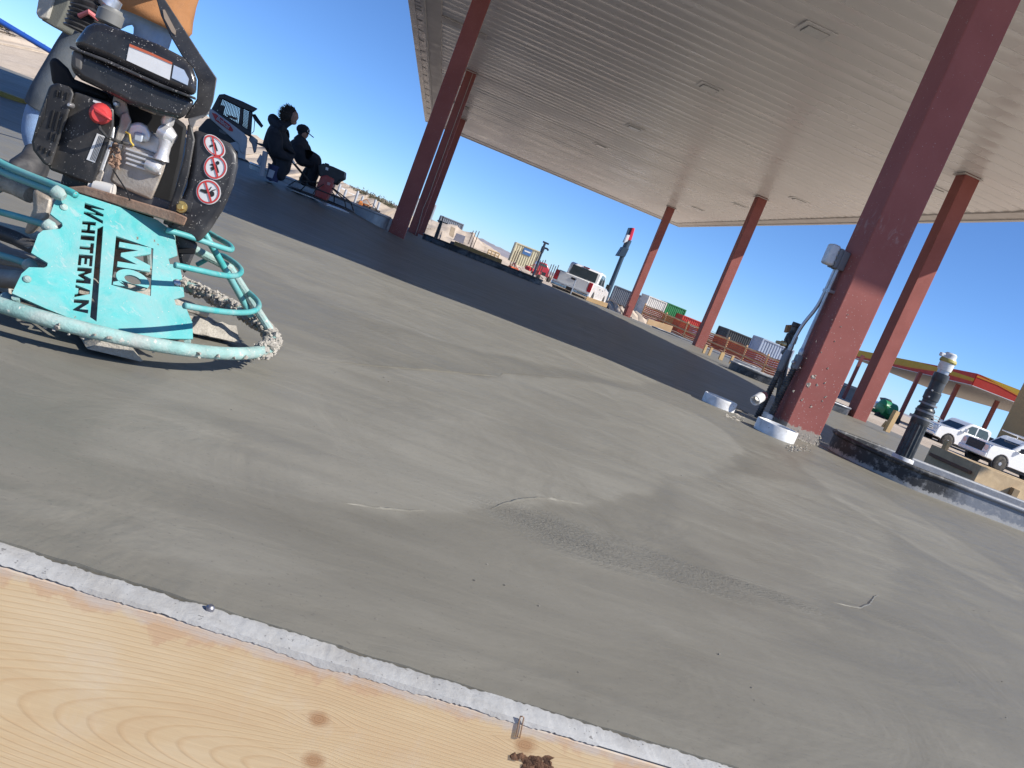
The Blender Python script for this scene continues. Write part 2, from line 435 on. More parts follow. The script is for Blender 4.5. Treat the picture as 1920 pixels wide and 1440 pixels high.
# ---- pine form board in the foreground, its top edge smeared with cement
def make_pine():
    m, t, b = new_mat('pine_board'); co = geo_pos(t)
    zc = W(360, 1402, 0.812).z
    sx = nd(t, 'ShaderNodeSeparateXYZ'); t.links.new(co, sx.inputs[0]); X, Z = sx.outputs[0], sx.outputs[2]
    w1 = mth(t, 'MULTIPLY', mth(t, 'SUBTRACT', noise(t, co, 3.5, 3, 0.5, 0, (0.4, 1, 1.6)), 0.5), 0.05)
    w2 = mth(t, 'MULTIPLY', mth(t, 'SUBTRACT', noise(t, co, 22, 3, 0.5, 0, (0.25, 1, 1)), 0.5), 0.006)
    zz = mth(t, 'ADD', mth(t, 'SUBTRACT', Z, zc), mth(t, 'ADD', w1, w2))
    knots = []
    for (kx, ky, kr) in ((598, 1348, 0.011), (588, 1426, 0.012), (985, 1397, 0.012)):
        kp = W(kx, ky, 0.812)
        dx = mth(t, 'SUBTRACT', X, kp.x); dz = mth(t, 'SUBTRACT', Z, kp.z)
        d = mth(t, 'SQRT', mth(t, 'ADD', mth(t, 'MULTIPLY', mth(t, 'MULTIPLY', dx, dx), 0.7), mth(t, 'MULTIPLY', dz, dz)))
        knots.append((d, kr))
        # grain bends round the knot
        push = mth(t, 'MULTIPLY', mth(t, 'POWER', 2.718, mth(t, 'MULTIPLY', mth(t, 'MULTIPLY', d, d), -1/(2*(kr*1.6)**2))), 0.012)
        sg = mth(t, 'SIGN', dz); zz = mth(t, 'SUBTRACT', zz, mth(t, 'MULTIPLY', push, sg))
    xt = W(150, 1340, 0.812).x
    dd = mth(t, 'MAXIMUM', mth(t, 'SUBTRACT', 0.055, mth(t, 'MULTIPLY', mth(t, 'SUBTRACT', X, xt), 0.15)), 0.0)
    ring = mth(t, 'MULTIPLY', mth(t, 'SQRT', mth(t, 'ADD', mth(t, 'MULTIPLY', zz, zz), mth(t, 'MULTIPLY', dd, dd))), 195.0)
    fr = mth(t, 'FRACT', mth(t, 'ADD', ring, mth(t, 'MULTIPLY', noise(t, co, 9, 2, 0.5), 0.8)))
    late = ramp(t, fr, [(0.0, 0.02), (0.66, 0.10), (0.88, 0.95), (0.95, 0.5), (1.0, 0.02)])
    c0 = ramp(t, noise(t, co, 5, 5, 0.6, 0.5, (0.7, 1, 1.3)), [(0.25, (0.55, 0.385, 0.225)), (0.5, (0.61, 0.47, 0.285)), (0.75, (0.65, 0.535, 0.36))])
    c = mix(t, mth(t, 'MULTIPLY', late, 0.36), c0, (0.45, 0.27, 0.13))
    # pinkish damp run-down under the top edge and smears of cement film
    dmp = noise(t, co, 12, 6, 0.65, 0.4, (1, 1, 0.7))
    top = nd(t, 'ShaderNodeMapRange'); top.inputs[1].default_value = -0.085; top.inputs[2].default_value = -0.01; t.links.new(Z, top.inputs[0])
    f = ramp(t, mth(t, 'ADD', dmp, mth(t, 'MULTIPLY', mth(t, 'SUBTRACT', top.outputs[0], 0.75), 0.5)), [(0.55, 0.0), (0.60, 0.55)])
    c = mix(t, f, c, (0.50, 0.31, 0.20))
    c = mix(t, ramp(t, noise(t, co, 8, 7, 0.7, 0.3), [(0.56, 0.0), (0.75, 0.45)]), c, (0.62, 0.55, 0.44))
    fib = noise(t, co, 60, 4, 0.65, 0, (0.06, 1, 1.6))
    c = mix(t, ramp(t, fib, [(0.4, 0.0), (0.75, 0.35)]), c, (0.47, 0.33, 0.19))
    c = mix(t, ramp(t, mth(t, 'ADD', noise(t, co, 26, 6, 0.7), mth(t, 'MULTIPLY', mth(t, 'SUBTRACT', top.outputs[0], 1.0), 2.2)), [(0.30, 0.0), (0.55, 0.75)]), c, (0.52, 0.47, 0.42))
    for d, kr in knots:
        e = nd(t, 'ShaderNodeMapRange'); e.inputs[1].default_value = kr*1.15; e.inputs[2].default_value = kr*0.45; t.links.new(mth(t, 'ADD', d, mth(t, 'MULTIPLY', mth(t, 'SUBTRACT', noise(t, co, 130, 3), 0.5), 0.006)), e.inputs[0])
        kc = ramp(t, mth(t, 'FRACT', mth(t, 'MULTIPLY', d, 420)), [(0, (0.40, 0.22, 0.11)), (0.8, (0.30, 0.15, 0.07))])
        c = mix(t, mth(t, 'MULTIPLY', e.outputs[0], 0.75), c, kc)
    t.links.new(c, b.inputs['Base Color']); b.inputs['Roughness'].default_value = 0.62; b.inputs['Specular IOR Level'].default_value = 0.3
    bump(t, b, mth(t, 'ADD', mth(t, 'MULTIPLY', late, 0.4), noise(t, co, 90, 4, 0.6, 0, (0.1, 1, 1))), 0.25, 0.0015)
    return m
PINE = make_pine()
board = thing('form_board', (0.3, 0.83, -0.5), 'pale pine form board with knots and a cement-smeared top edge, along the slab', 'form board')
MB().box((0.5, 0.83, -0.2475), (9, 0.036, 0.49)).build('board', PINE, board, bev=0.003)
CEM = mat('dried_cement', (0.39, 0.39, 0.38), 0.85, var=0.10, scale=9, bmp=0.35, bscale=90, dirt=(0.30, 0.285, 0.26), dirt_amt=0.75, dirt_scale=14, speck=(0.16, 0.155, 0.15), speck_scale=160, speck_cut=0.70)
mb = MB(); vs = []; fs = []; N = 900; rg = random.Random(5)
def n1d(x, s): return sum(math.sin(x*s*f+f*2.3)*a for f, a in ((1, .5), (2.7, .3), (6.1, .2), (13.7, .12)))
for i in range(N):
    x = -1.2+2.9*i/(N-1)
    back = 0.849+0.0040*n1d(x, 21)+0.002*n1d(x+7, 90)+rg.uniform(-0.0015, 0.0015)
    drop = -0.003+0.0040*n1d(x+3, 9)+rg.uniform(-0.0012, 0.0012)
    if abs(x-G(1145, 1388).x) < 0.022: drop = 0.0
    th = 0.0026+0.0006*n1d(x, 40)+rg.uniform(-0.0002, 0.0002)
    pr = [(back, -0.0035), (back-0.003, th*0.7), (0.840, th+rg.uniform(-.0003, .0003)), (0.831, th+rg.uniform(-.0003, .0003)), (0.820, th+rg.uniform(-.0003, .0003)), (0.8128, th*0.6), (0.8114, min(-0.0005, drop)), (0.8122, min(-0.001, drop-0.0006))]
    vs += [(x, a, b_) for a, b_ in pr]
    if i: fs += [((i-1)*8+q, (i-1)*8+q+1, i*8+q+1, i*8+q) for q in range(7)]
mb.add(vs, fs); mb.build('cement_crust', CEM, board, sharp=50)
# nail head, staple and a bark pocket in the board
p = G(394, 1141, 0.004); mb = MB(); mb.lathe(p+Vector((0, 0, -0.003)), p+Vector((0, 0, 0.004)), [(0, .0048), (0.7, .0048), (1.0, .003)], 14)
mb.build('nail_head', mat('nail_steel', (0.25, 0.25, 0.28), 0.45, 0.8), board)
a, b_ = W(979, 1344, 0.8105), W(971, 1383, 0.8105); d = (b_-a); sd = Vector((1, 0, 0))*0.0022
mb = MB().tube([a-sd, a+sd*0.0+Vector((0, -0.001, 0.001)), a+sd, b_+sd, b_, b_-sd, a-sd], 0.0008, 6); mb.build('staple', mat('staple_wire', (0.42, 0.30, 0.22), 0.5, 0.7), board)
mb = MB(); rg = random.Random(2)
for i in range(26):
    q = W(960+rg.uniform(0, 70), 1428+rg.uniform(-10, 12), 0.8118); mb.blob(q, (0.006, 0.0016, 0.0045), 1, 0.4, i)
mb.build('bark_pocket', mat('bark', (0.11, 0.055, 0.03), 0.9, var=0.5, scale=90, bmp=0.8, bscale=200), board)

# ---- far terrain
def ridge(name, sk, Y, depth, m, noise_a=0.0, jag=1, zb=-0.6):
    """earth bank whose crest follows the skyline seen at distance Y, sloping down in front and behind"""
    mb = MB(); vs = []; cols = []
    pts = []
    for (a, b) in zip(sk, sk[1:]):
        for q in range(jag): pts.append((a[0]+(b[0]-a[0])*q/jag, a[1]+(b[1]-a[1])*q/jag))
    pts.append(sk[-1]); rg = random.Random(len(pts)); 
    for (x, y) in pts:
        p = W(x, y, Y); z = p.z+rg.uniform(-noise_a, noise_a); H = max(0.05, z-zb)
        prof = [(-depth, zb), (-depth*0.72, zb+H*0.22), (-depth*0.45, zb+H*0.55), (-depth*0.18, zb+H*0.88), (0, z), (depth*0.3, zb+H*0.8), (depth*1.4, zb)]
        vs += [(p.x+rg.uniform(-noise_a, noise_a)*2, p.y+dy+rg.uniform(-noise_a, noise_a)*2, zz+(rg.uniform(-noise_a, noise_a)*0.7 if 0 < k < 6 else 0)) for k, (dy, zz) in enumerate(prof)]
    n = len(pts)
    mb.add(vs, [(i*7+q, (i+1)*7+q, (i+1)*7+q+1, i*7+q+1) for i in range(n-1) for q in range(6)])
    return mb.build(name, m, sharp=180, kind='structure')
ridge('dirt_bank', [(-260, -60), (-120, -2), (-40, 34), (0, 50), (40, 70), (80, 90), (150, 120), (280, 178), (400, 224), (480, 258), (540, 290), (600, 322), (640, 341), (690, 363), (740, 385), (800, 414), (860, 452), (900, 475)], 64, 26, DIRT, 0.16, 9)
DIRT2 = mat('pale_fill_dirt', (0.50, 0.41, 0.32), 0.95, var=0.2, scale=0.6, bmp=0.8, bscale=3, dirt=(0.36, 0.28, 0.21), dirt_amt=0.5, dirt_scale=0.4)
ridge('fill_mound', [(760, 408), (800, 410), (850, 422), (884, 436), (910, 456), (950, 486), (985, 503), (1010, 512)], 95, 16, DIRT2, 0.12, 8)
HILL = mat('hazy_hill_rock', (0.27, 0.25, 0.27), 0.95, var=0.2, scale=0.01)  # distance haze is put into the purple-grey rock colour
ridge('hills', [(-400, -130), (0, 78), (300, 205), (560, 318), (640, 345), (660, 349), (700, 366), (760, 392), (830, 420), (900, 446), (925, 458), (960, 476), (1010, 499), (1060, 522), (1150, 560), (1400, 658), (1700, 777), (2000, 896), (2400, 1056)], 2600, 500, HILL, 1.2, 6)
# desert scrub on the bank: one mass of twigs and small leaves
mb = MB(); rg = random.Random(21)
for (bx, by, Y, w_) in [(690, 366, 60, 1.2), (700, 371, 60, 1.5), (712, 376, 60, 1.3), (725, 382, 60, 1.2), (676, 360, 60, .9), (20, 54, 62, 0.9), (8, 50, 62, 0.8), (70, 80, 62, 0.5), (738, 388, 60, 1.1)]:
    c = W(bx, by+4, Y)
    for i in range(170):
        q = c+Vector((rg.gauss(0, w_*0.5), rg.gauss(0, w_*0.4), abs(rg.gauss(0, w_*0.12))))
        a = Vector((rg.uniform(-1, 1), rg.uniform(-1, 1), rg.uniform(0.2, 1))).normalized()*rg.uniform(0.08, 0.2); e = a.orthogonal().normalized()*0.05
        mb.add([q-e, q+e, q+a], [(0, 1, 2)])
mb.build('desert_scrub', mat('scrub_leaf', (0.075, 0.068, 0.042), 0.9, var=0.4, scale=1.5), sharp=None, kind='stuff')
tag(bpy.data.objects['desert_scrub'], 'grey green desert scrub along the crest of the dirt bank', 'scrub')
# ================================================================== CANOPY OVERHEAD
X0, X1, Y0, Y1, ZS = -2.47, 10.91, 3.9, 39.3, 5.0
def make_soffit():
    m, t, b = new_mat('soffit_enamel'); co = geo_pos(t)
    n1 = noise(t, co, 0.35, 4, 0.5); n2 = noise(t, co, 1.2, 5, 0.6, 0.3, (0.3, 4, 1))
    c = ramp(t, n1, [(0.3, (0.80, 0.775, 0.75)), (0.7, (0.86, 0.84, 0.815))])
    c = mix(t, ramp(t, n2, [(0.45, 0.0), (0.75, 0.16)]), c, (0.66, 0.63, 0.60))
    t.links.new(c, b.inputs['Base Color'])
    t.links.new(ramp(t, noise(t, co, 0.8, 4, 0.5), [(0.3, 0.24), (0.7, 0.36)]), b.inputs['Roughness'])
    b.inputs['Specular IOR Level'].default_value = 0.55
    return m
SOF = make_soffit()
TRIM = mat('canopy_trim', (0.55, 0.52, 0.49), 0.42, var=0.08, scale=1.5)
FASC = mat('canopy_fascia', (0.62, 0.60, 0.58), 0.45, var=0.08, scale=1.0)
can = thing('fuel_canopy', (4.2, 21.6, 0), 'large flat canopy with ribbed off-white metal soffit over the wet slab', 'canopy')
# one deck pan (a shallow trough along x), repeated as parts, each hung a little differently
pw = 0.4064
prs = []
for v_ in range(4):
    rg = random.Random(40+v_); pr = [(-pw/2, 0.06), (-pw/2+0.003, 0.010), (-pw/2+0.010, 0.0)]
    bow = 0.009+0.006*rg.random(); sk_ = rg.uniform(-.18, .18)
    for k in range(1, 22):
        u = k/22; pr.append((-pw/2+0.010+u*(pw-0.020), bow*math.sin(math.pi*u)+sk_*0.02*math.sin(2*math.pi*u)))
    pr += [(pw/2-0.010, 0.0), (pw/2-0.003, 0.010), (pw/2-0.0005, 0.06)]
    mb = MB(); n = len(pr); NS = 24; vs = []
    for q in range(NS+1):
        xx = (X0+0.80)+(X1-0.42-X0-0.80)*q/NS
        wv = [0.0022*math.sin(q*1.1+v_*2)+rg.uniform(-.0012, .0012), rg.uniform(-.0010, .0010)]
        vs += [(xx-4.2, a, z+wv[0]*math.cos(a/pw*math.pi)+wv[1]) for a, z in pr]
    me = bpy.data.meshes.new('deck_pan'); me.from_pydata(vs, [], [(q*n+i, q*n+i+1, (q+1)*n+i+1, (q+1)*n+i) for q in range(NS) for i in range(n-1)])
    me.materials.append(SOF); me.polygons.foreach_set('use_smooth', [True]*len(me.polygons)); me.set_sharp_from_angle(angle=R(45)); prs.append(me)
np_ = int((Y1-Y0-0.9)/pw); ya = Y0+0.45; rg = random.Random(77)
for i in range(np_):
    o = bpy.data.objects.new('deck_pan', prs[rg.randrange(4)]); COL.objects.link(o); o.parent = can
    o.location = (0, ya+pw*(i+.5)-21.6, ZS+0.02+rg.uniform(-.0012, .0012)); o.rotation_euler = (rg.uniform(-.006, .006), 0, 0)
yb = ya+np_*pw
# roof slab over the pans
MB().box(((X0+X1)/2, (Y0+Y1)/2, ZS+0.50), (X1-X0-0.02, Y1-Y0-0.02, 0.80)).build('roof_deck', FASC, can)
# stepped perimeter gutter and fascia return
def strip(name, x0, x1, y0, y1, z, th, m): return MB().box(((x0+x1)/2, (y0+y1)/2, z+th/2), (x1-x0, y1-y0, th)).build(name, m, can, bev=0.006)
strip('gutter', X1-0.42, X1-0.10, Y0+0.1, Y1-0.1, ZS-0.005, 0.10, TRIM)
strip('gutter', X0+0.42, X0+0.80, Y0+0.1, Y1-0.1, ZS-0.005, 0.10, TRIM)
strip('gutter', X0+0.80, X1-0.42, yb, Y1-0.10, ZS-0.002, 0.10, TRIM)
strip('gutter', X0+0.80, X1-0.42, Y0+0.10, ya, ZS-0.002, 0.10, TRIM)
strip('edge_trim', X1-0.10, X1, Y0, Y1, ZS-0.03, 0.16, FASC)
strip('edge_trim', X0, X1-0.10, Y1-0.10, Y1, ZS-0.03, 0.16, FASC)
strip('edge_trim', X0+0.40, X1-0.10, Y0, Y0+0.10, ZS-0.03, 0.16, FASC)
strip('edge_trim', X0+0.36, X0+0.42, Y0+0.1, Y1-0.1, ZS-0.03, 0.12, FASC)
FILM = mat('wrinkled_film', (0.42, 0.41, 0.41), 0.30, 0.3, var=0.25, scale=3, bmp=1.0, bscale=7)
strip('fascia_return', X0, X0+0.36, Y0, Y1-0.1, ZS-0.02, 0.12, FILM)
for i, yy in enumerate([12.3, 13.1, 14, 15.2, 16.4, 17.3, 18.1, 18.5, 18.8, 19.1, 19.4, 19.7, 20.6, 21.6, 22.7, 24, 25.2, 26.3, 27.5, 28.8, 30.1, 31.4, 33, 34.6, 36.2]):
    MB().box((X0+0.24, yy, ZS-0.026), (0.16, 0.035, 0.014), 0.12*math.sin(i*2)).build('film_fold', FILM, can, bev=0.004)
MB().box((X0+0.16, 24, ZS-0.027), (0.02, 26, 0.016)).build('film_fold', FILM, can, bev=0.004)
# two cross straps on the left soffit
for yy in (19.6, 30.8): MB().box((X0+1.35, yy, ZS-0.004), (1.1, 0.42, 0.03)).build('cross_strap', TRIM, can, bev=0.004)
# ---- recessed light fixtures
LW = mat('fixture_white', (0.80, 0.79, 0.77), 0.35, var=0.05); LG = mat('fixture_lens', (0.74, 0.74, 0.72), 0.18, var=0.06, scale=12)
LF = mat('fixture_gasket', (0.28, 0.27, 0.26), 0.6)
def light_fix(loc, label):
    t = thing('canopy_light', loc, label, 'ceiling light', 'unlit light fixtures on the canopy soffit'); x, y, z = loc
    MB().box((x, y, z-0.002), (0.50, 0.44, 0.016)).build('housing', LW, t, bev=0.005)
    MB().box((x, y+0.01, z-0.014), (0.345, 0.285, 0.014)).build('gasket', LF, t, bev=0.003)
    MB().box((x, y+0.01, z-0.020), (0.328, 0.268, 0.016)).build('lens', LG, t, bev=0.005)
    return t
L0 = light_fix((3.95, 11.56, 5.018), 'nearest unlit light fixture on the canopy soffit, centre row')
for x, y, lb in [(3.95, 16.1, 'second light fixture from the camera in the centre row of the soffit'), (3.95, 22.3, 'third light fixture in the centre row of the soffit'), (3.95, 27.0, 'fourth and farthest light fixture in the centre row of the soffit'),
                 (9.17, 16.1, 'light fixture on the soffit between the two right-hand columns'), (9.17, 22.4, 'light fixture on the soffit just right of the middle right-hand column top'), (9.17, 27.0, 'small light fixture on the soffit left of the middle right-hand column top'), (9.17, 31.5, 'farthest light fixture of the right row, near the far canopy corner'),
                 (-1.02, 26.9, 'upper of two light fixtures seen between the paired left columns'), (-1.2, 31.2, 'lower of two light fixtures seen between the paired left columns')]:
    dup(L0, (x, y, 5.018), lb)
# ================================================================== COLUMNS
def make_red(near):
    m, t, b = new_mat('red_primer_near' if near else 'red_primer'); co = geo_pos(t)
    n1 = noise(t, co, 2.2, 5, 0.6)
    c = ramp(t, n1, [(0.3, (0.28, 0.090, 0.076)), (0.7, (0.34, 0.115, 0.098))])
    c = mix(t, ramp(t, noise(t, co, 14, 6, 0.7), [(0.55, 0.0), (0.8, 0.25)]), c, (0.36, 0.17, 0.14))
    sz = nd(t, 'ShaderNodeSeparateXYZ'); t.links.new(co, sz.inputs[0]); Z = sz.outputs[2]
    low = nd(t, 'ShaderNodeMapRange'); low.inputs[1].default_value = 1.9 if near else 0.7; low.inputs[2].default_value = 0.1; t.links.new(Z, low.inputs[0])
    sp = noise(t, co, 75, 1, 0.4); cl = noise(t, co, 9, 3, 0.6)
    k = mth(t, 'ADD', mth(t, 'MULTIPLY', low.outputs[0], 0.05), mth(t, 'MULTIPLY', mth(t, 'SUBTRACT', cl, 0.5), 0.10))
    f = ramp(t, mth(t, 'ADD', sp, k), [(0.735, 0.0), (0.77, 0.85)])
    c = mix(t, f, c, (0.50, 0.40, 0.36))
    if near:                                     # pale cement scuffs at head height and a cement foot
        band = nd(t, 'ShaderNodeMapRange'); band.inputs[1].default_value = 0.0; band.inputs[2].default_value = 0.42; band.inputs[3].default_value = 1.0; band.inputs[4].default_value = 0.0
        t.links.new(mth(t, 'ABSOLUTE', mth(t, 'SUBTRACT', Z, 1.72)), band.inputs[0])
        sc = noise(t, co, 11, 5, 0.7, 1.2, (1.3, 1.3, 0.6))
        f = ramp(t, mth(t, 'ADD', sc, mth(t, 'MULTIPLY', mth(t, 'SUBTRACT', band.outputs[0], 1.0), 0.35)), [(0.50, 0.0), (0.70, 0.60)])
        c = mix(t, f, c, (0.42, 0.31, 0.28))
        ft = nd(t, 'ShaderNodeMapRange'); ft.inputs[1].default_value = 0.13; ft.inputs[2].default_value = 0.05; t.links.new(Z, ft.inputs[0])
        f = ramp(t, mth(t, 'ADD', ft.outputs[0], mth(t, 'MULTIPLY', mth(t, 'SUBTRACT', noise(t, co, 30, 5, 0.7), 0.5), 1.3)), [(0.45, 0.0), (0.62, 0.9)])
        c = mix(t, f, c, (0.36, 0.33, 0.28))
    t.links.new(c, b.inputs['Base Color']); b.inputs['Roughness'].default_value = 0.6; b.inputs['Specular IOR Level'].default_value = 0.2
    bump(t, b, mth(t, 'ADD', noise(t, co, 3, 3), mth(t, 'MULTIPLY', f, 0.6)), 0.3, 0.004)
    return m
RED = make_red(False); REDN = make_red(True)
def column(x, y, m, label, name='canopy_column'):
    t = thing(name, (x, y, slab_z(x, y)), label, 'column', 'red steel canopy columns'); w = 0.3048
    MB().box((x, y, 2.52), (w, w, 5.2)).build('shaft', m, t, bev=0.012, seg=3)
    MB().box((x, y, ZS-0.002), (w+0.10, w+0.06, 0.02)).build('cap_flashing', TRIM, t)
    return t
cn = column(3.175, 5.98, REDN, 'thick near red column splashed with cement, conduits on its left side')
for x, y, lb in [(8.795, 14.5, 'second red column from the right, standing behind the near one'), (8.795, 24.28, 'right-hand red column in the middle distance beside the orange fence'), (8.795, 34.07, 'thin farthest right-hand red column beside the grey containers'),
                 (-0.75, 15.35, 'front one of the two dark red columns at the left'), (-0.75, 24.2, 'rear one of the two dark red columns at the left, with a pull string'), (-0.75, 33.9, 'red column mostly hidden behind the paired left columns')]:
    column(x, y, RED, lb)
# cement splats and foot crust on the near column
SPL = mat('cement_splat', (0.36, 0.33, 0.28), 0.95, var=0.3, scale=40, bmp=1, bscale=150)
rg = random.Random(4)
yf = 5.98-0.1524
for i, (px, py, s_) in enumerate([(1526, 706, .018), (1515, 721, .018), (1533, 722, .012), (1487, 734, .010), (1505, 750, .010), (1521, 762, .010), (1500, 690, .006), (1546, 718, .008), (1552, 690, .007), (1540, 660, .006), (1512, 672, .005), (1565, 640, .005), (1530, 640, .005), (1577, 612, .006), (1590, 590, .005), (1560, 600, .005), (1548, 744, .008), (1542, 752, .007)]):
    p = W(px, py, yf); mb = MB()
    for q in range(5): mb.blob(p+Vector((rg.uniform(-s_, s_)*.7, 0, rg.uniform(-s_, s_)*.8)), (s_*rg.uniform(.4, .7), 0.004, s_*rg.uniform(.4, .7)), 1, 0.35, i*9+q)
    mb.build('cement_splat', SPL, cn)
mb = MB()
for i in range(260):
    x = rg.uniform(-.156, .17); hgt = abs(rg.gauss(0, .04))
    mb.blob((3.175+x, yf+0.004, 0.005+hgt*.8), (rg.uniform(.004, .012), .0055, rg.uniform(.004, .010)), 1, 0.4, i)
for i in range(90):
    mb.blob((3.175+rg.uniform(-.2, .24), yf-abs(rg.gauss(0, .012)), 0.002), (rg.uniform(.004, .014), rg.uniform(.004, .010), rg.uniform(.003, .006)), 1, 0.4, 200+i)
mb.build('cement_foot', SPL, cn, kind='stuff')
# small access plate on the foot of the farthest right column
MB().box((8.795-0.02, 34.07-0.165, 0.28), (0.16, 0.02, 0.42)).build('access_plate', mat('plate_red', (0.28, 0.08, 0.07), .5), [o for o in bpy.data.objects if o.get('label', '').startswith('thin farthest')][0])
# conduit with pull string on rear left column
rl = [o for o in bpy.data.objects if o.get('label', '').startswith('rear one')][0]
p0 = WX(838, 150, -0.6)  # string hangs on the camera side
STR = mat('pull_string', (0.55, 0.5, 0.42), 0.8)
MB().tube([(-0.70, 24.03, 5.0), (-0.69, 24.03, 2.0), (-0.68, 24.03, 1.3), (-0.71, 24.03, 0.9), (-0.67, 24.03, 0.45), (-0.66, 24.02, 0.1)], 0.007, 6).build('pull_string', STR, rl)
# ================================================================== WALK-BEHIND POWER TROWEL (foreground)
TC = Vector((-0.7435, 1.98, 0.0))
def make_teal():
    m, t, b = new_mat('teal_paint'); co = geo_pos(t)
    c = ramp(t, noise(t, co, 11, 6, 0.65), [(0.3, (0.040, 0.31, 0.305)), (0.7, (0.075, 0.41, 0.40))])
    film = ramp(t, noise(t, co, 9, 9, 0.72, 0.5), [(0.42, 0.0), (0.70, 0.85)])            # dried cement film
    c = mix(t, film, c, (0.235, 0.365, 0.36))
    scr = ramp(t, noise(t, co, 70, 4, 0.7, 0.2, (0.22, 1, 0.5)), [(0.60, 0.0), (0.68, 0.6)])  # scuffs
    c = mix(t, scr, c, (0.33, 0.40, 0.39))
    chip = ramp(t, mth(t, 'ADD', noise(t, co, 55, 4, 0.7), mth(t, 'MULTIPLY', mth(t, 'SUBTRACT', noise(t, co, 6, 2), 0.5), 0.4)), [(0.70, 0.0), (0.72, 0.9)])
    c = mix(t, chip, c, (0.15, 0.085, 0.055))
    sp = ramp(t, noise(t, co, 190, 2, 0.5), [(0.71, 0.0), (0.75, 0.9)])
    c = mix(t, sp, c, (0.48, 0.46, 0.42))
    t.links.new(c, b.inputs['Base Color']); t.links.new(mix(t, film, (0.42, 0.42, 0.42), (0.8, 0.8, 0.8)), b.inputs['Roughness'])
    bump(t, b, mth(t, 'ADD', film, mth(t, 'ADD', sp, mth(t, 'MULTIPLY', chip, -0.5))), 0.35, 0.0015)
    return m
TEAL = make_teal()
TEALD = mat('teal_cement_film', (0.22, 0.38, 0.355), 0.78, var=0.25, scale=14, dirt=(0.42, 0.40, 0.37), dirt_amt=1.0, dirt_scale=10, speck=(0.5, 0.48, 0.43), speck_scale=90, speck_cut=0.66, bmp=0.6, bscale=120)
CRUST = mat('cement_crusted', (0.40, 0.37, 0.32), 0.95, var=0.25, scale=30, bmp=1.0, bscale=160, dirt=(0.22, 0.20, 0.17), dirt_amt=0.6, dirt_scale=40)
BLK = mat('black_enamel', (0.026, 0.026, 0.029), 0.42, var=0.3, scale=9, dirt=(0.13, 0.125, 0.12), dirt_amt=0.6, dirt_scale=9, speck=(0.38, 0.36, 0.33), speck_scale=260, speck_cut=0.68)
BLKP = mat('black_plastic', (0.018, 0.018, 0.019), 0.50, var=0.3, scale=12, dirt=(0.11, 0.10, 0.09), dirt_amt=0.5, dirt_scale=12, speck=(0.35, 0.33, 0.30), speck_scale=260, speck_cut=0.68)
TANK = mat('tank_black_gloss', (0.016, 0.016, 0.018), 0.25, var=0.3, scale=9, dirt=(0.12, 0.115, 0.11), dirt_amt=0.30, dirt_scale=8, speck=(0.42, 0.40, 0.37), speck_scale=260, speck_cut=0.68)
ALU = mat('cast_aluminium', (0.70, 0.70, 0.71), 0.36, 0.45, var=0.10, scale=18, dirt=(0.34, 0.27, 0.20), dirt_amt=0.30, dirt_scale=9, bmp=0.25, bscale=160)
ALUD = mat('dirty_aluminium', (0.42, 0.38, 0.33), 0.6, 0.4, var=0.2, scale=14, dirt=(0.25, 0.18, 0.12), dirt_amt=0.7, dirt_scale=10, bmp=0.4, bscale=120)
STEEL = mat('zinc_steel', (0.55, 0.55, 0.56), 0.35, 0.85, var=0.12, scale=30)
BRASS = mat('brass_bolt', (0.50, 0.38, 0.15), 0.35, 0.8, var=0.2, scale=40)
REDK = mat('red_plastic', (0.55, 0.05, 0.05), 0.45, var=0.1, scale=30)
WHT = mat('sticker_white', (0.74, 0.74, 0.73), 0.30, var=0.06, scale=20, dirt=(0.5, 0.47, 0.42), dirt_amt=0.25, dirt_scale=14)
STR_R = mat('sticker_red', (0.58, 0.055, 0.05), 0.35, var=0.08, scale=20)
INK = mat('sticker_ink', (0.02, 0.02, 0.02), 0.4)
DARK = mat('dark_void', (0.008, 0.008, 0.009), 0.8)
RUST = mat('rusty_steel', (0.25, 0.15, 0.10), 0.8, 0.2, var=0.3, scale=25, dirt=(0.32, 0.27, 0.22), dirt_amt=0.6, dirt_scale=12, bmp=0.5, bscale=120)
tr = thing('power_trowel', TC, 'teal walk-behind power trowel with black engine and cement-crusted guard ring', 'power trowel')
def PR(name, pxs, Y, d, m, parent=tr, bev=0.004, seg=2, off=None):
    return MB().prism(outline(pxs, Y), off or depth_off(pxs, Y, d)).build(name, m, parent, bev=bev, seg=seg)
# --- guard ring, its far half crusted with cement
NR = 96; ringp = [TC+Vector((0.45*math.cos(2*math.pi*i/NR), 0.45*math.sin(2*math.pi*i/NR), 0.062)) for i in range(NR)]
ring_o = MB().tube(ringp, 0.0145, 14, closed=True).build('guard_ring', TEALD, tr, sharp=180)
mb = MB(); rg = random.Random(8)
for i in range(1100):
    a = rg.uniform(-0.45, 2.0) if i < 900 else rg.uniform(-1.4, -0.4)
    th = rg.uniform(0, 2*math.pi)
    dens = 1.0 if a > -0.15 else 0.55
    rr = 0.45+0.0165*math.cos(th); zz = 0.062+0.0165*math.sin(th)
    if a < -0.2 and (math.sin(th) > 0.1 or rg.random() < 0.75): continue
    s_ = rg.uniform(0.003, 0.0085)*dens
    mb.blob(TC+Vector((rr*math.cos(a), rr*math.sin(a), zz)), (s_*1.2, s_*1.2, s_), 1, 0.35, i)
mb.build('cement_crust', CRUST, ring_o, kind='stuff')
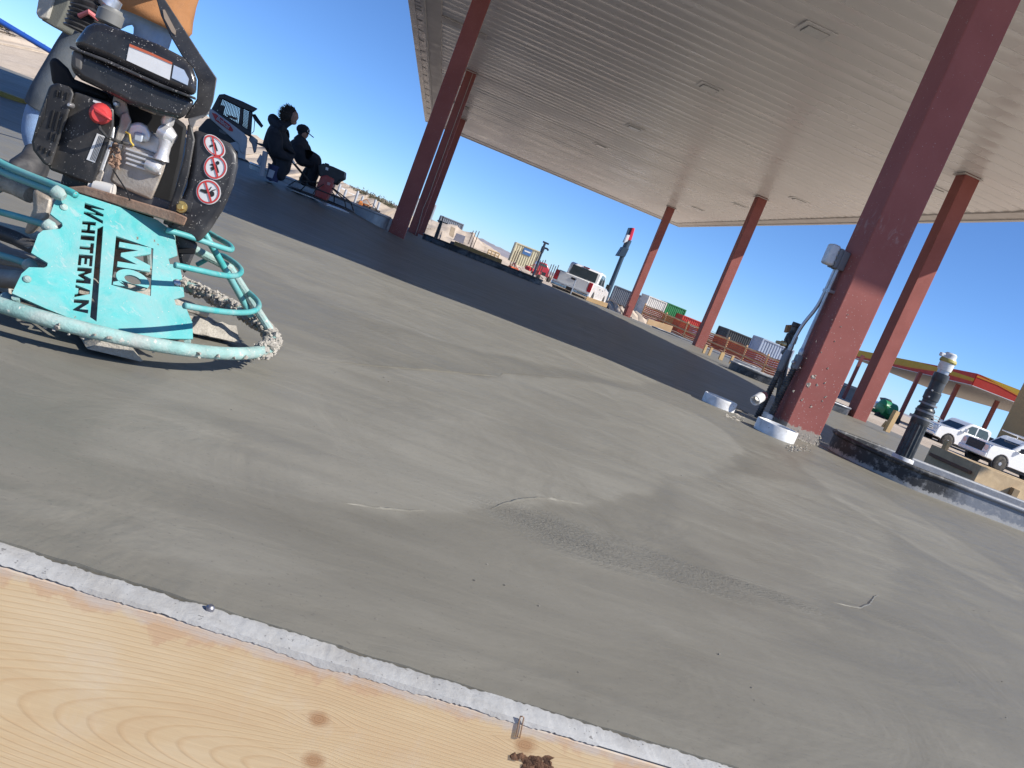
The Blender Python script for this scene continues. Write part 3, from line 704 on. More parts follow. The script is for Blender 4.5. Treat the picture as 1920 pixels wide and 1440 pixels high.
# --- upper guard hoops (teal rod)
def rod(pts, r=0.0065, m=TEAL, name='guard_hoop', parent=tr, n=10):
    # soften the polyline
    P = [Vector(p) for p in pts]
    for _ in range(3):
        Q = [P[0]]
        for a, b in zip(P, P[1:]): Q += [a.lerp(b, .25), a.lerp(b, .75)]
        Q.append(P[-1]); P = Q
    return MB().tube(P, r, n).build(name, m, parent, sharp=180)
rod([W(312, 431, 1.82), W(345, 440, 1.84), W(380, 452, 1.86), W(420, 466, 1.90), W(436, 470, 1.93), W(433, 460, 2.0), W(408, 446, 2.06), W(385, 432, 2.1), W(366, 422, 2.12)])
rod([W(328, 497, 1.70), W(370, 506, 1.74), W(417, 517, 1.80), W(447, 518, 1.88), W(455, 506, 1.97), W(436, 489, 2.07), W(410, 474, 2.14), W(370, 496, 2.16)])
rod([W(346, 573, 1.60), W(390, 581, 1.66), W(440, 587, 1.75), W(478, 585, 1.86), W(489, 571, 1.98), W(470, 550, 2.1), W(443, 532, 2.18)])
rod([W(384, 438, 1.99), W(400, 466, 2.0), W(422, 505, 2.03), W(445, 545, 2.08), W(466, 583, 2.12), W(470, 592, 2.13)], 0.0085, name='guard_post')
for pts in ([(-60, 280), (0, 322), (45, 339), (112, 364)], [(-60, 265), (0, 306), (60, 331), (130, 358), (142, 366)], [(-60, 382), (0, 397), (50, 411), (90, 423)], [(-60, 462), (0, 478), (30, 487), (54, 496)]):
    rod([W(x, y, 1.72+0.0006*(120-x)) for x, y in pts], 0.0072)
rod([W(-40, 318, 1.9), W(20, 322, 1.86), W(50, 334, 1.84)], 0.006)
# weld collars where hoops meet the plate
for (x, y) in ((92, 425), (56, 498), (108, 362), (12, 562)):
    p = W(x, y, 1.70 if y < 500 else 1.60); MB().lathe(p-Vector((.012, 0, -.004)), p+Vector((.014, 0, -.004)), [(0, .007), (.15, .0125), (.6, .0135), (1, .008)], 14).build('weld_collar', TEALD, tr)
# --- cut-out name plate, sloping from the deck down to the ring
pa, pb_, pc = G(22, 551, 0.078), G(361, 635, 0.074), W(220, 390, 1.80)
pn = (pb_-pa).cross(pc-pa).normalized()
if pn.y > 0: pn = -pn
def PP(x, y): return on_plane(x, y, pa, pn)
pe1 = (pb_-pa).normalized(); pe2 = pn.cross(pe1)
if pe2.z < 0: pe2 = -pe2
def p2(x, y):
    d = PP(x, y)-pa; return (d.dot(pe1), d.dot(pe2))
plate_px = [(114, 368), (143, 363), (220, 388), (294, 413), (318, 431), (327, 446), (332, 480), (315, 486), (318, 496), (336, 497), (341, 524), (324, 527), (326, 537), (343, 540), (345, 557), (326, 562), (329, 573), (347, 575), (353, 590), (360, 606), (361, 636), (320, 636), (262, 632), (221, 626), (181, 615), (135, 599), (87, 580), (22, 551),
            (40, 514), (54, 502), (82, 503), (88, 500), (89, 494), (58, 475), (71, 440), (80, 433), (112, 430), (117, 425), (116, 419), (94, 402), (102, 379)]
def spl(cu_, pts2):
    s_ = cu_.splines.new('POLY'); s_.points.add(len(pts2)-1); s_.use_cyclic_u = True
    for q, (a, b) in zip(s_.points, pts2): q.co = (a, b, 0, 1)
cu_ = bpy.data.curves.new('plate', 'CURVE'); cu_.dimensions = '2D'; cu_.fill_mode = 'BOTH'; cu_.extrude = 0.0025; cu_.bevel_depth = 0.0
spl(cu_, [p2(*p) for p in plate_px])
# window of the emblem (square opening); the letters M Q stand in it
wq = [(217, 443), (287, 467), (282, 556), (208, 535)]
def bil(q, u, v):   # u along first edge, v along the second, in plate space
    A, B, C, D = [Vector(p2(*p)) for p in q]
    return tuple((A*(1-u)+B*u)*(1-v)+(D*(1-u)+C*u)*v)
spl(cu_, [bil(wq, *p) for p in ((0, 0), (1, 0), (1, 1), (0, 1))])
# emblem letters, drawn in a unit box: v runs down the plate (reading direction), u across; touching the frame like a stencil
def poly(cu_, q, pts): spl(cu_, [bil(q, u, v) for u, v in pts])
Mp = [(0, 0), (0, 1), (.13, 1), (.25, .45), (.37, 1), (.5, 1), (.5, 0), (.395, 0), (.395, .60), (.285, .08), (.215, .08), (.105, .60), (.105, 0)]
poly(cu_, wq, [(0.10+y*0.84, 0.05+x*1.02-0.10*(y-.5)) for x, y in Mp])
oc = [(0.52+0.43*math.cos(a), 0.775+0.19*math.sin(a)) for a in [2*math.pi*i/28 for i in range(28)]]
ic = [(0.52+0.22*math.cos(a), 0.775+0.085*math.sin(a)) for a in [2*math.pi*i/22 for i in range(22)]]
oc = [(max(0.02, min(0.97, u)), max(0.586, min(0.985, v))) for u, v in oc]
poly(cu_, wq, oc); poly(cu_, wq, ic); poly(cu_, wq, [(0.04, 0.93), (0.04, 0.985), (0.20, 0.97), (0.30, 0.90), (0.22, 0.86)])
# name lettering cut through: a slanted stencil word with a long bar over it
wl = [(157, 379), (196, 393), (180, 597), (135, 583)]      # box of the word, first letter at the top
GL = {'W': [[(0, 0), (1, 0), (1, .14), (.35, .22), (1, .40), (1, .55), (.35, .60), (1, .80), (1, 1), (0, .72), (0, .56), (.6, .46), (0, .36), (0, .2)]],
      'H': [[(0, 0), (1, 0), (1, .3), (.62, .3), (.62, .7), (1, .7), (1, 1), (0, 1), (0, .7), (.40, .7), (.40, .3), (0, .3)]],
      'I': [[(0, .1), (1, .1), (1, .9), (0, .9)]],
      'T': [[(0, .38), (.74, .38), (.74, 0), (1, 0), (1, 1), (.74, 1), (.74, .68), (0, .68)]],
      'E': [[(0, 0), (1, 0), (1, 1), (.78, 1), (.78, .34), (.62, .34), (.62, .85), (.42, .85), (.42, .34), (.22, .34), (.22, 1), (0, 1)]],
      'M': [[(0, 0), (1, 0), (1, .28), (.5, .48), (1, .68), (1, 1), (0, 1), (0, .76), (.55, .76), (.1, .55), (.1, .45), (.55, .26), (0, .26)]],
      'A': [[(0, 0), (0, .24), (.22, .30), (.22, .68), (0, .76), (0, 1), (1, .66), (1, .36)]],
      'N': [[(0, 0), (1, 0), (1, .24), (.42, .72), (1, .72), (1, 1), (0, 1), (0, .76), (.55, .28), (0, .28)]]}
wid = [1.5, 1.1, .55, .95, 1.0, 1.4, 1.1, 1.15]; gap = 0.16; tot = sum(wid)+gap*7; v = 0
for ch, w_ in zip('WHITEMAN', wid):
    for st in GL[ch]:
        # letter tops point to the +u side; slant: tops lean back against the reading direction
        pts = [(0.02+u*0.62, (v+q*w_-0.30*(u-0.5))/tot) for u, q in st]
        if ch == 'W': pts = [(0.04+u*0.92, (v+q*w_-0.12*(u-0.5))/tot) for u, q in st]
        spl(cu_, [bil(wl, u, max(0.003, min(0.997, q))) for u, q in pts])
    v += w_+gap
spl(cu_, [bil(wl, u, q) for u, q in ((0.73, 0.205), (0.99, 0.165), (1.02, 1.03), (0.74, 1.01))])
ob = bpy.data.objects.new('tmp', cu_); COL.objects.link(ob)
dg = bpy.context.evaluated_depsgraph_get(); me = bpy.data.meshes.new_from_object(ob.evaluated_get(dg)); bpy.data.objects.remove(ob)
mtx = Matrix(((pe1.x, pe2.x, pn.x, 0), (pe1.y, pe2.y, pn.y, 0), (pe1.z, pe2.z, pn.z, 0), (0, 0, 0, 1))); mtx.translation = pa-TC
me.transform(mtx); me.materials.clear(); me.materials.append(TEAL)
plate = bpy.data.objects.new('name_plate', me); COL.objects.link(plate); plate.parent = tr
for (x, y, r_) in ((119, 390, .0075), (50, 525, .0075), (331, 531, .008)):
    p = PP(x, y); MB().lathe(p+pn*0.001, p+pn*0.008, [(0, r_), (.6, r_), (1, r_*.6)], 12).build('rivet', TEALD if x < 300 else STEEL, plate)
# lugs under the plate down to the ring
for (x, y) in ((30, 556), (352, 636)):
    a = PP(x, y)-pn*0.004; MB().tube([a, Vector((a.x, a.y+0.01, 0.064))], 0.007, 10).build('lug', TEALD, tr)
# --- rotor: hub, arms and four crusted blades close over the slab
hub = MB().lathe(TC+Vector((0, 0, 0.05)), TC+Vector((0, 0, 0.20)), [(0, .05), (.4, .055), (.45, .085), (.8, .085), (1, .06)], 24).build('rotor_hub', RUST, tr)
for k in range(4):
    a = math.radians(34+90*k); dx = Vector((math.cos(a), math.sin(a), 0)); dy = Vector((-math.sin(a), math.cos(a), 0))
    MB().tube([TC+dx*0.05+Vector((0, 0, .075)), TC+dx*0.30+Vector((0, 0, .06))], 0.014, 10).build('trowel_arm', CRUST, tr)
    c = TC+dx*0.255
    mb = MB(); vs = []; rg = random.Random(k)
    for i in range(15):
        l = -0.15+0.28*i/14; wv = rg.uniform(-.006, .006)
        for (s_, z) in ((-0.052+wv, .012), (-0.03, .022+rg.uniform(0, .010)), (0, .034+rg.uniform(0, .014)), (0.03, .020+rg.uniform(0, .010)), (0.052+wv, .006)):
            q = c+dx*l+dy*s_; vs.append((q.x, q.y, z))
        for (s_, z) in ((0.052, .004), (-0.052, .009)):
            q = c+dx*l+dy*s_; vs.append((q.x, q.y, z))
    mb.add(vs, [(i*7+q, i*7+(q+1) % 7, (i+1)*7+(q+1) % 7, (i+1)*7+q) for i in range(14) for q in range(7)]+[tuple(range(7)), tuple(14*7+q for q in range(6, -1, -1))])
    mb.build('trowel_blade', CRUST, tr, sharp=40)
# spider frame above the rotor
for a in (0.35, 1.6, 2.75):
    d = Vector((math.cos(a), math.sin(a), 0)); MB().tube([TC+d*0.08+Vector((0, 0, .24)), TC+d*0.3+Vector((0, 0, .2)), TC+d*0.45+Vector((0, 0, .07))], 0.011, 10).build('frame_strut', TEALD, tr)
MB().lathe(TC+Vector((0, 0, .19)), TC+Vector((0, 0, .27)), [(0, .09), (.3, .11), (.9, .10), (1, .08)], 20).build('gearbox', BLK, tr)
PR('lever_tube', [(62, 352), (100, 372), (92, 408), (62, 440), (44, 438), (62, 392)], 1.80, 0.05, ALUD, bev=0.01)
MB().tube([W(-10, 338, 1.9), W(30, 352, 1.9), W(58, 366, 1.88)], 0.018, 12).build('crusted_arm', CRUST, tr)
MB().tube([W(-30, 425, 1.85), W(30, 447, 1.85), W(95, 480, 1.83)], 0.016, 12).build('shadow_arm', BLK, tr)
MB().tube([W(-30, 520, 1.78), W(25, 524, 1.76), W(60, 530, 1.74)], 0.02, 12).build('crusted_arm', ALUD, tr)
# --- engine deck
PR('deck', [(110, 352), (160, 348), (330, 398), (352, 408), (345, 424), (296, 409), (143, 361), (112, 366)], 1.80, 0.30, RUST, bev=0.003)
PR('deck_shadow_gap', [(118, 325), (175, 335), (345, 385), (340, 402), (160, 352), (112, 350)], 1.86, 0.22, BLK, bev=0.003)  # solid black strip standing in for the shade under the engine
# --- engine block
eb = PR('crankcase', [(212, 236), (250, 232), (322, 262), (318, 300), (304, 330), (282, 386), (262, 392), (186, 352), (184, 330)], 1.87, 0.20, ALU, bev=0.010, seg=3)
PR('side_cover', [(232, 268), (262, 276), (316, 296), (308, 322), (284, 376), (218, 348), (205, 338)], 1.855, 0.03, ALUD, eb, bev=0.006, seg=3)
for k in range(4):
    y_ = 282+k*9
    PR('cooling_fin', [(236, y_-6), (302, y_+16), (301, y_+20), (234, y_-2)], 1.848, 0.04, ALU, eb, bev=0.0012)
PR('cylinder_cover', [(242, 232), (262, 228), (276, 236), (284, 252), (280, 268), (250, 262), (236, 250)], 1.85, 0.05, ALU, eb, bev=0.006, seg=3)
PR('ignition_box', [(252, 246), (270, 250), (266, 268), (248, 264)], 1.842, 0.03, mat('grey_plastic', (.42, .46, .52), .5), eb, bev=0.004)
PR('bracket_boss', [(214, 176), (226, 172), (234, 178), (243, 216), (234, 228), (214, 212), (211, 190)], 1.85, 0.05, ALUD, eb, bev=0.006, seg=3)
p = W(219, 196, 1.848); MB().lathe(p, p+Vector((0, -0.008, 0)), [(0, .007), (.6, .007), (1, .004)], 6).build('bolt', STEEL, eb)
PR('bracket_arm', [(226, 214), (240, 208), (247, 228), (236, 250), (226, 268), (216, 262), (222, 240)], 1.845, 0.02, ALUD, eb, bev=0.003)
MB().lathe(W(318, 214, 1.87), W(312, 236, 1.87), [(0, .0125), (.7, .0135), (1, .011)], 18).build('stud_boss', ALU, eb)
MB().lathe(W(300, 244, 1.85), W(328, 262, 1.85), [(0, .016), (.5, .020), (1, .011)], 16).build('flange_ear', ALU, eb)
MB().lathe(W(312, 262, 1.85), W(302, 300, 1.85), [(0, .016), (.3, .013), (.7, .013), (1, .017)], 16).build('oil_neck', ALU, eb)
MB().lathe(W(274, 308, 1.85), W(302, 318, 1.85), [(0, .011), (.3, .0145), (.8, .0145), (1, .010)], 16).build('drain_plug', ALU, eb)
MB().lathe(W(168, 348, 1.83), W(212, 360, 1.83), [(0, .010), (.18, .010), (.2, .015), (.5, .016), (1, .017)], 18).build('drain_pipe', mat('white_pipe', (.62, .61, .58), .5, dirt=(.4, .35, .3), dirt_amt=.5), eb)
# yellow lead, black lead, throttle spring tangle
MB().tube([W(236, 248, 1.83), W(243, 252, 1.82), W(245, 266, 1.82), W(250, 272, 1.82), W(246, 275, 1.83)], 0.0022, 6).build('yellow_lead', mat('lead_yellow', (.55, .38, .06), .5), eb)
MB().tube([W(184, 230, 1.79), W(188, 243, 1.785), W(200, 256, 1.79), W(216, 264, 1.82), W(240, 270, 1.84)], 0.0034, 8).build('black_lead', BLKP, eb)
MB().tube([W(212, 318, 1.83), W(222, 334, 1.82), W(238, 358, 1.81), W(244, 376, 1.8)], 0.0016, 6).build('loose_wire', DARK, eb)
mb = MB(); rg = random.Random(6)
for i in range(26): mb.blob(W(214+rg.uniform(-8, 10), 295+rg.uniform(-26, 20), 1.84), (.006, .006, .006), 1, .4, i)
mb.build('governor_linkage', RUST, eb, kind='stuff')
# --- blower housing and recoil starter
bh = PR('blower_housing', [(139, 172), (150, 174), (206, 192), (214, 206), (214, 236), (204, 262), (178, 342), (168, 346), (92, 318), (88, 300), (118, 235)], 1.82, 0.14, BLKP, bev=0.014, seg=4)
rc = PR('recoil_cover', [(93, 160), (108, 155), (134, 164), (139, 176), (128, 218), (112, 262), (96, 312), (84, 310), (62, 282), (59, 266), (76, 205)], 1.80, 0.17, BLKP, bev=0.020, seg=4)
for i, q in enumerate([[(106, 168), (110, 169), (107, 182), (104, 181)], [(114, 169), (119, 170), (115, 184), (112, 183)], [(124, 172), (129, 174), (125, 188), (122, 187)], [(98, 206), (103, 207), (94, 240), (90, 239)], [(108, 208), (113, 210), (104, 246), (99, 244)], [(118, 212), (124, 214), (112, 252), (108, 250)], [(94, 246), (98, 247), (94, 262), (91, 261)], [(103, 249), (107, 251), (102, 266), (99, 265)], [(75, 272), (80, 273), (76, 282), (72, 281)], [(84, 276), (89, 278), (85, 288), (81, 287)], [(93, 281), (98, 283), (94, 293), (90, 291)]]):
    # vent: a raised rim round a dark slot
    PR('vent_slot', q, 1.797, 0.006, DARK, rc, bev=0.0015)
for i in range(6): PR('cover_rib', [(70+i*3, 226-i*8), (73+i*3, 224-i*8), (67+i*3, 256-i*6), (64+i*3, 254-i*6)], 1.798, 0.01, BLKP, rc, bev=0.002)
p = W(131, 197, 1.80); MB().lathe(p+Vector((0, .01, 0)), p+Vector((0, -.006, 0)), [(0, .006), (.7, .006), (1, .003)], 10).build('bolt', STEEL, rc)
kn = MB().lathe(W(189, 213, 1.822), W(186, 215, 1.775), [(0, .022), (.5, .021), (.9, .018), (1, .014)], 22).build('switch_knob', REDK, bh)
MB().prism(outline([(172, 199), (178, 200), (208, 222), (204, 226), (176, 210)], 1.770), (0, 0.012, 0)).build('knob_grip', REDK, kn, bev=0.003)
PR('spec_label', [(182, 250), (197, 256), (178, 305), (162, 299)], 1.8185, 0.002, WHT, bh, bev=0)
for k in range(5):
    a = Vector((186+k*2.5, 254+k*1.0)); PR('label_print', [(a.x, a.y), (a.x+1.0, a.y+.4), (a.x-16, a.y+45.5), (a.x-17, a.y+45)], 1.8178, 0.001, INK, bh, bev=0)
PR('small_label', [(175, 187), (190, 192), (189, 196), (174, 191)], 1.8185, 0.002, WHT, bh, bev=0)
PR('housing_flange', [(210, 236), (216, 238), (212, 268), (188, 336), (180, 346), (176, 342), (202, 268)], 1.835, 0.03, ALU, bev=0.003)
PR('crank_bracket', [(178, 330), (190, 318), (196, 322), (186, 350), (176, 348)], 1.825, 0.02, ALUD, bev=0.003)
# --- fuel tank
tk = PR('tank_top', [(134, 86), (149, 66), (162, 49), (176, 43), (192, 44), (232, 57), (300, 84), (344, 107), (362, 126), (370, 150), (369, 184), (300, 158), (200, 113)], 1.80, 0.25, TANK, bev=0.016, seg=4)
PR('tank_seam', [(130, 85), (200, 111), (300, 156), (368, 183), (368, 188), (300, 163), (200, 118), (130, 91)], 1.794, 0.262, BLK, tk, bev=0.003)
PR('tank_bottom', [(134, 90), (200, 117), (300, 162), (368, 188), (346, 222), (332, 224), (290, 212), (240, 195), (190, 168), (152, 150), (132, 132)], 1.805, 0.24, TANK, bev=0.012, seg=4)
PR('tank_end_pad', [(137, 93), (157, 101), (154, 134), (136, 128)], 1.802, 0.05, mat('grey_rubber', (.11, .105, .10), .7), tk, bev=0.006)
PR('tank_sticker', [(243, 82), (284, 99), (323, 117), (318, 150), (278, 132), (237, 113)], 1.7985, 0.003, WHT, tk, bev=0)
PR('sticker_band', [(243, 82), (284, 99), (323, 117), (322.5, 121), (283, 103.5), (242, 87)], 1.7975, 0.002, mat('sticker_orange', (.55, .13, .06), .4), tk, bev=0)
PR('tank_tape', [(326, 122), (345, 131), (354, 148), (352, 160), (322, 146)], 1.7985, 0.003, mat('silver_tape', (.75, .75, .78), .16, .6, var=.1), tk, bev=0)
p = W(203, 120, 1.9); 
MB().lathe(W(202, 46, 1.93), W(212, 16, 1.93), [(0, .022), (.1, .027), (.75, .027), (.85, .022), (1, .020)], 22).build('fuel_cap', mat('grey_cap', (.17, .17, .16), .55, dirt=(.3, .28, .25), dirt_amt=.5), tk)
for i, q in enumerate([(198, 122), (270, 131)]): pass
PR('tank_stay', [(262, 196), (296, 208), (292, 216), (258, 202)], 1.85, 0.02, ALUD, tk, bev=0.003)
# --- air filter hose and handle mast behind the tank
mb = MB(); P = [W(152, 62, 2.06), W(160, 40, 2.06), W(166, 20, 2.06), W(172, -10, 2.06), W(180, -60, 2.06)]
fine = [];
for a, b in zip(P, P[1:]):
    for q in range(8): fine.append(a.lerp(b, q/8))
rs = [0.038+0.003*math.sin(i*2.1) for i in range(len(fine))]
MB().tube(fine, rs, 20).build('handle_mast', mat('mast_black', (.03, .03, .032), .4, dirt=(.2, .19, .18), dirt_amt=.5, dirt_scale=10), tr, sharp=60)
MB().tube([W(149, 30, 2.02), W(166, 22, 2.012), W(184, 36, 2.03)], 0.006, 8).build('mast_stripe', mat('mast_red', (.45, .12, .12), .5), tr)
MB().lathe(W(196, 14, 2.05), W(214, -6, 2.05), [(0, .02), (.3, .028), (1, .022)], 14).build('throttle_clamp', STEEL, tr)
# --- belt guard with three warning discs
bgd = PR('belt_guard', [(362, 241), (400, 254), (432, 268), (445, 288), (447, 312), (438, 350), (420, 392), (396, 430), (372, 458), (320, 432), (309, 421), (332, 392), (350, 350), (358, 300)], 1.845, 0.12, BLK, bev=0.012, seg=3)
PR('guard_lip', [(352, 232), (360, 236), (366, 262), (354, 330), (322, 424), (305, 420), (330, 350), (346, 290)], 1.838, 0.15, BLKP, bgd, bev=0.004)
PR('guard_patch', [(318, 384), (326, 366), (362, 380), (356, 400)], 1.8425, 0.004, BLK, bgd, bev=0.001)
p = W(340, 388, 1.843); MB().lathe(p, p+Vector((0, -.004, 0)), [(0, .0135), (1, .0125)], 20).build('washer', BRASS, bgd)
MB().lathe(p, p+Vector((0, -.013, 0)), [(0, .0085), (.8, .0085), (1, .006)], 6).build('bolt', BRASS, bgd)
PR('shaft_guard', [(327, 436), (372, 456), (364, 478), (352, 505), (345, 515), (336, 488)], 1.87, 0.09, BLK, bev=0.008)
PR('guard_band', [(333, 464), (368, 466), (366, 476), (334, 476)], 1.868, 0.09, DARK, bev=0.002)
FX = (W(420, 330, 1.843)-W(400, 322, 1.843)).normalized(); FZ = Vector((0, 0, 1))
def warn(px, py, rx, ry, tilt, fig):
    c = W(px, py, 1.8435); n = Vector((0, -1, 0)); e1 = Matrix.Rotation(tilt, 3, 'Y') @ Vector((1, 0, 0)); e2 = n.cross(e1); e2 = -e2 if e2.z < 0 else e2
    d = MB().disc(c, n, rx, .001, 36, e1, ry).build('warning_disc', WHT, bgd)
    mb = MB(); k = 40; vs = []
    for i in range(k):
        a = 2*math.pi*i/k
        for q in (0.80, 0.93): vs.append(c+(e1*math.cos(a)*rx+e2*math.sin(a)*ry)*q+n*0.0022)
    mb.add(vs, [(2*i, 2*i+1, 2*((i+1) % k)+1, 2*((i+1) % k)) for i in range(k)])
    s1, s2 = c+(-e1*rx+e2*ry)*0.60+n*0.0024, c+(e1*rx-e2*ry)*0.60+n*0.0024; w_ = (e1*rx+e2*ry)*0.055
    mb.add([s1-w_, s1+w_, s2+w_, s2-w_], [(0, 1, 2, 3)])
    mb.build('warning_ring', STR_R, d, sharp=None)
    mb = MB()
    for poly_ in fig: mb.add([c+e1*rx*u+e2*ry*v_+n*0.0019 for u, v_ in poly_], [tuple(range(len(poly_)))])
    mb.build('warning_figure', INK, d, sharp=None)
circ = lambda x, y, r: [(x+r*math.cos(i*.628), y+r*math.sin(i*.628)) for i in range(10)]
warn(402, 273.5, .0275, .0180, R(28), [[(-.5, .2), (-.1, .35), (.5, -.1), (.4, -.2), (-.1, .1)], [(-.2, -.1), (0, .0), (-.1, -.5), (-.25, -.4)], circ(-.35, .35, .12)])
warn(404, 314, .0245, .0265, R(10), [circ(0, .42, .16), [(-.45, .1), (.0, .25), (.3, .0), (.5, -.2), (.35, -.35), (.05, -.1), (-.1, -.4), (-.35, -.2), (-.2, .0), (-.5, -.05)]])
warn(391, 360, .0262, .0270, R(10), [[(-.65, -.1), (-.1, .12), (.05, -.05), (-.1, -.22), (-.6, -.28)], circ(.3, .0, .24), [(-.05, .15), (.0, .5), (.06, .5), (.04, .15)], [(.15, .25), (.4, .5), (.45, .45), (.22, .2)]])
# --- black handle plate rising past the tank
hp = PR('handle_plate', [(292, -6), (306, -6), (340, 46), (378, 105), (407, 147), (400, 190), (391, 214), (380, 222), (345, 222), (369, 186), (371, 150), (362, 128), (342, 106), (322, 72), (312, 52), (302, 30)], 1.935, 0.012, BLK, bev=0.002)
PR('plate_slot', [(305, 18), (309, 18), (330, 58), (329, 66), (322, 60), (308, 34)], 1.933, 0.003, mat('slot_far', (.35, .27, .2), .8), hp, bev=0)
PR('guard_bracket', [(352, 222), (385, 214), (392, 208), (392, 214), (368, 226), (361, 242), (356, 240)], 1.86, 0.05, mat('grey_bracket', (.16, .16, .165), .5), bev=0.002)
# muffler and mounting under the tank's left end
PR('muffler_shield', [(92, 112), (104, 106), (128, 128), (140, 150), (205, 178), (205, 192), (140, 172), (98, 158)], 1.93, 0.10, DARK, bev=0.01)

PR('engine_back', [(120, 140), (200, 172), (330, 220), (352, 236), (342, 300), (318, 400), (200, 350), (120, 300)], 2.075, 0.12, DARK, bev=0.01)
# ================================================================== OPERATOR behind the trowel
DENIM = mat('denim', (0.20, 0.31, 0.50), 0.9, var=0.22, scale=14, dirt=(0.42, 0.44, 0.46), dirt_amt=0.35, dirt_scale=9, bmp=0.6, bscale=260)
DENIMD = mat('shaded_dirty_denim', (0.060, 0.075, 0.095), 0.9, var=0.25, scale=10, dirt=(0.16, 0.16, 0.15), dirt_amt=0.5, dirt_scale=7, bmp=0.4, bscale=200)
BROWN = mat('brown_duck_canvas', (0.36, 0.165, 0.065), 0.9, var=0.15, scale=10, dirt=(0.22, 0.12, 0.07), dirt_amt=0.4, dirt_scale=6, bmp=0.5, bscale=220)
BOOT = mat('boot_rubber', (0.025, 0.026, 0.030), 0.7, var=0.3, scale=14, dirt=(0.2, 0.18, 0.16), dirt_amt=0.4, dirt_scale=9)
SKIN = mat('skin', (0.34, 0.19, 0.13), 0.6, var=0.08, scale=20)
GLOVE = mat('grey_glove_leather', (0.40, 0.38, 0.33), 0.8, var=0.15, scale=16, dirt=(0.2, 0.19, 0.17), dirt_amt=0.4, dirt_scale=9, bmp=0.4, bscale=160)
YO = 4.0
def curve_soft(pts, it=2):
    P = [Vector(p) for p in pts]
    for _ in range(it):
        Q = [P[0]]
        for a, b in zip(P, P[1:]): Q += [a.lerp(b, .25), a.lerp(b, .75)]
        Q.append(P[-1]); P = Q
    return P
op = thing('person', (W(150, 300, YO).x, YO, 0.02), 'person in brown canvas jacket and blue jeans steering the teal trowel', 'person')
xh = W(280, 0, YO).x
def off_(dx, dy, z): return Vector((xh+dx, YO+dy, z))
hipL, hipR = off_(-.12, 0, .90), off_(.06, .05, .90)
J = {'pelvis': (off_(-.02, 0, .96), (.16, .12)), 'hipA': (hipL, .10), 'thA': (W(136, 88, 3.96), .058), 'kneeA': (W(98, 152, 3.93), .048), 'midA': (W(66, 212, 3.93), .050), 'calfA': (W(60, 250, 3.94), .052), 'ankA': (W(76, 294, 3.96), .048),
     'hipB': (hipR, .10), 'kneeB': (W(232, 200, 4.1), .07), 'ankB': (W(215, 318, 4.2), .05),
     'belly': (off_(0, .02, 1.12), (.16, .12)), 'chest': (off_(.01, -.02, 1.38), (.18, .13)), 'neck': (off_(.03, -.06, 1.56), .06), 'head': (off_(.04, -.10, 1.68), .09), 'crown': (off_(.04, -.10, 1.78), .07),
     'shA': (off_(-.20, -.04, 1.46), .07), 'elA': (off_(-.26, -.22, 1.22), .052), 'wrA': (off_(-.10, -.46, 1.08), .036), 'shB': (off_(.22, -.04, 1.46), .07), 'elB': (off_(.28, -.22, 1.22), .052), 'wrB': (off_(.14, -.46, 1.08), .036)}
E_ = [('pelvis', 'hipA'), ('hipA', 'thA'), ('thA', 'kneeA'), ('kneeA', 'midA'), ('midA', 'calfA'), ('calfA', 'ankA'), ('pelvis', 'hipB'), ('hipB', 'kneeB'), ('kneeB', 'ankB'), ('pelvis', 'belly'), ('belly', 'chest'), ('chest', 'neck'), ('neck', 'head'), ('head', 'crown'), ('chest', 'shA'), ('shA', 'elA'), ('elA', 'wrA'), ('chest', 'shB'), ('shB', 'elB'), ('elB', 'wrB')]
skin_body('body', J, E_, DENIM, op)
# jacket: hem to shoulders
def shell(name, rings, m, parent, n=28, jit=0.0, seed=0):
    """garment shell: rings of (centre, rx, ry, rot)"""
    mb = MB(); vs = []; rg = random.Random(seed)
    for c, rx, ry in rings:
        for j in range(n):
            a = 2*math.pi*j/n; k = 1+jit*math.sin(a*5+len(vs)*0.13)+rg.uniform(-jit, jit)*.5
            vs.append(Vector(c)+Vector((math.cos(a)*rx*k, math.sin(a)*ry*k, 0)))
    fs = [(i*n+j, i*n+(j+1) % n, (i+1)*n+(j+1) % n, (i+1)*n+j) for i in range(len(rings)-1) for j in range(n)]
    mb.add(vs, fs); return mb.build(name, m, parent, sharp=180)
cx = xh+.005; zh = W(275, 40, YO).z
jk = shell('jacket', [((cx, YO, zh-.005), .17, .14), ((cx, YO, zh), .195, .16), ((cx, YO, zh+.03), .20, .165), ((cx, YO, zh+.08), .192, .16), ((cx, YO, zh+.2), .19, .155), ((cx, YO, 1.22), .20, .15), ((cx, YO-.02, 1.42), .21, .15), ((cx+.02, YO-.04, 1.54), .12, .10), ((cx+.03, YO-.05, 1.58), .07, .07)], BROWN, op, jit=0.03)
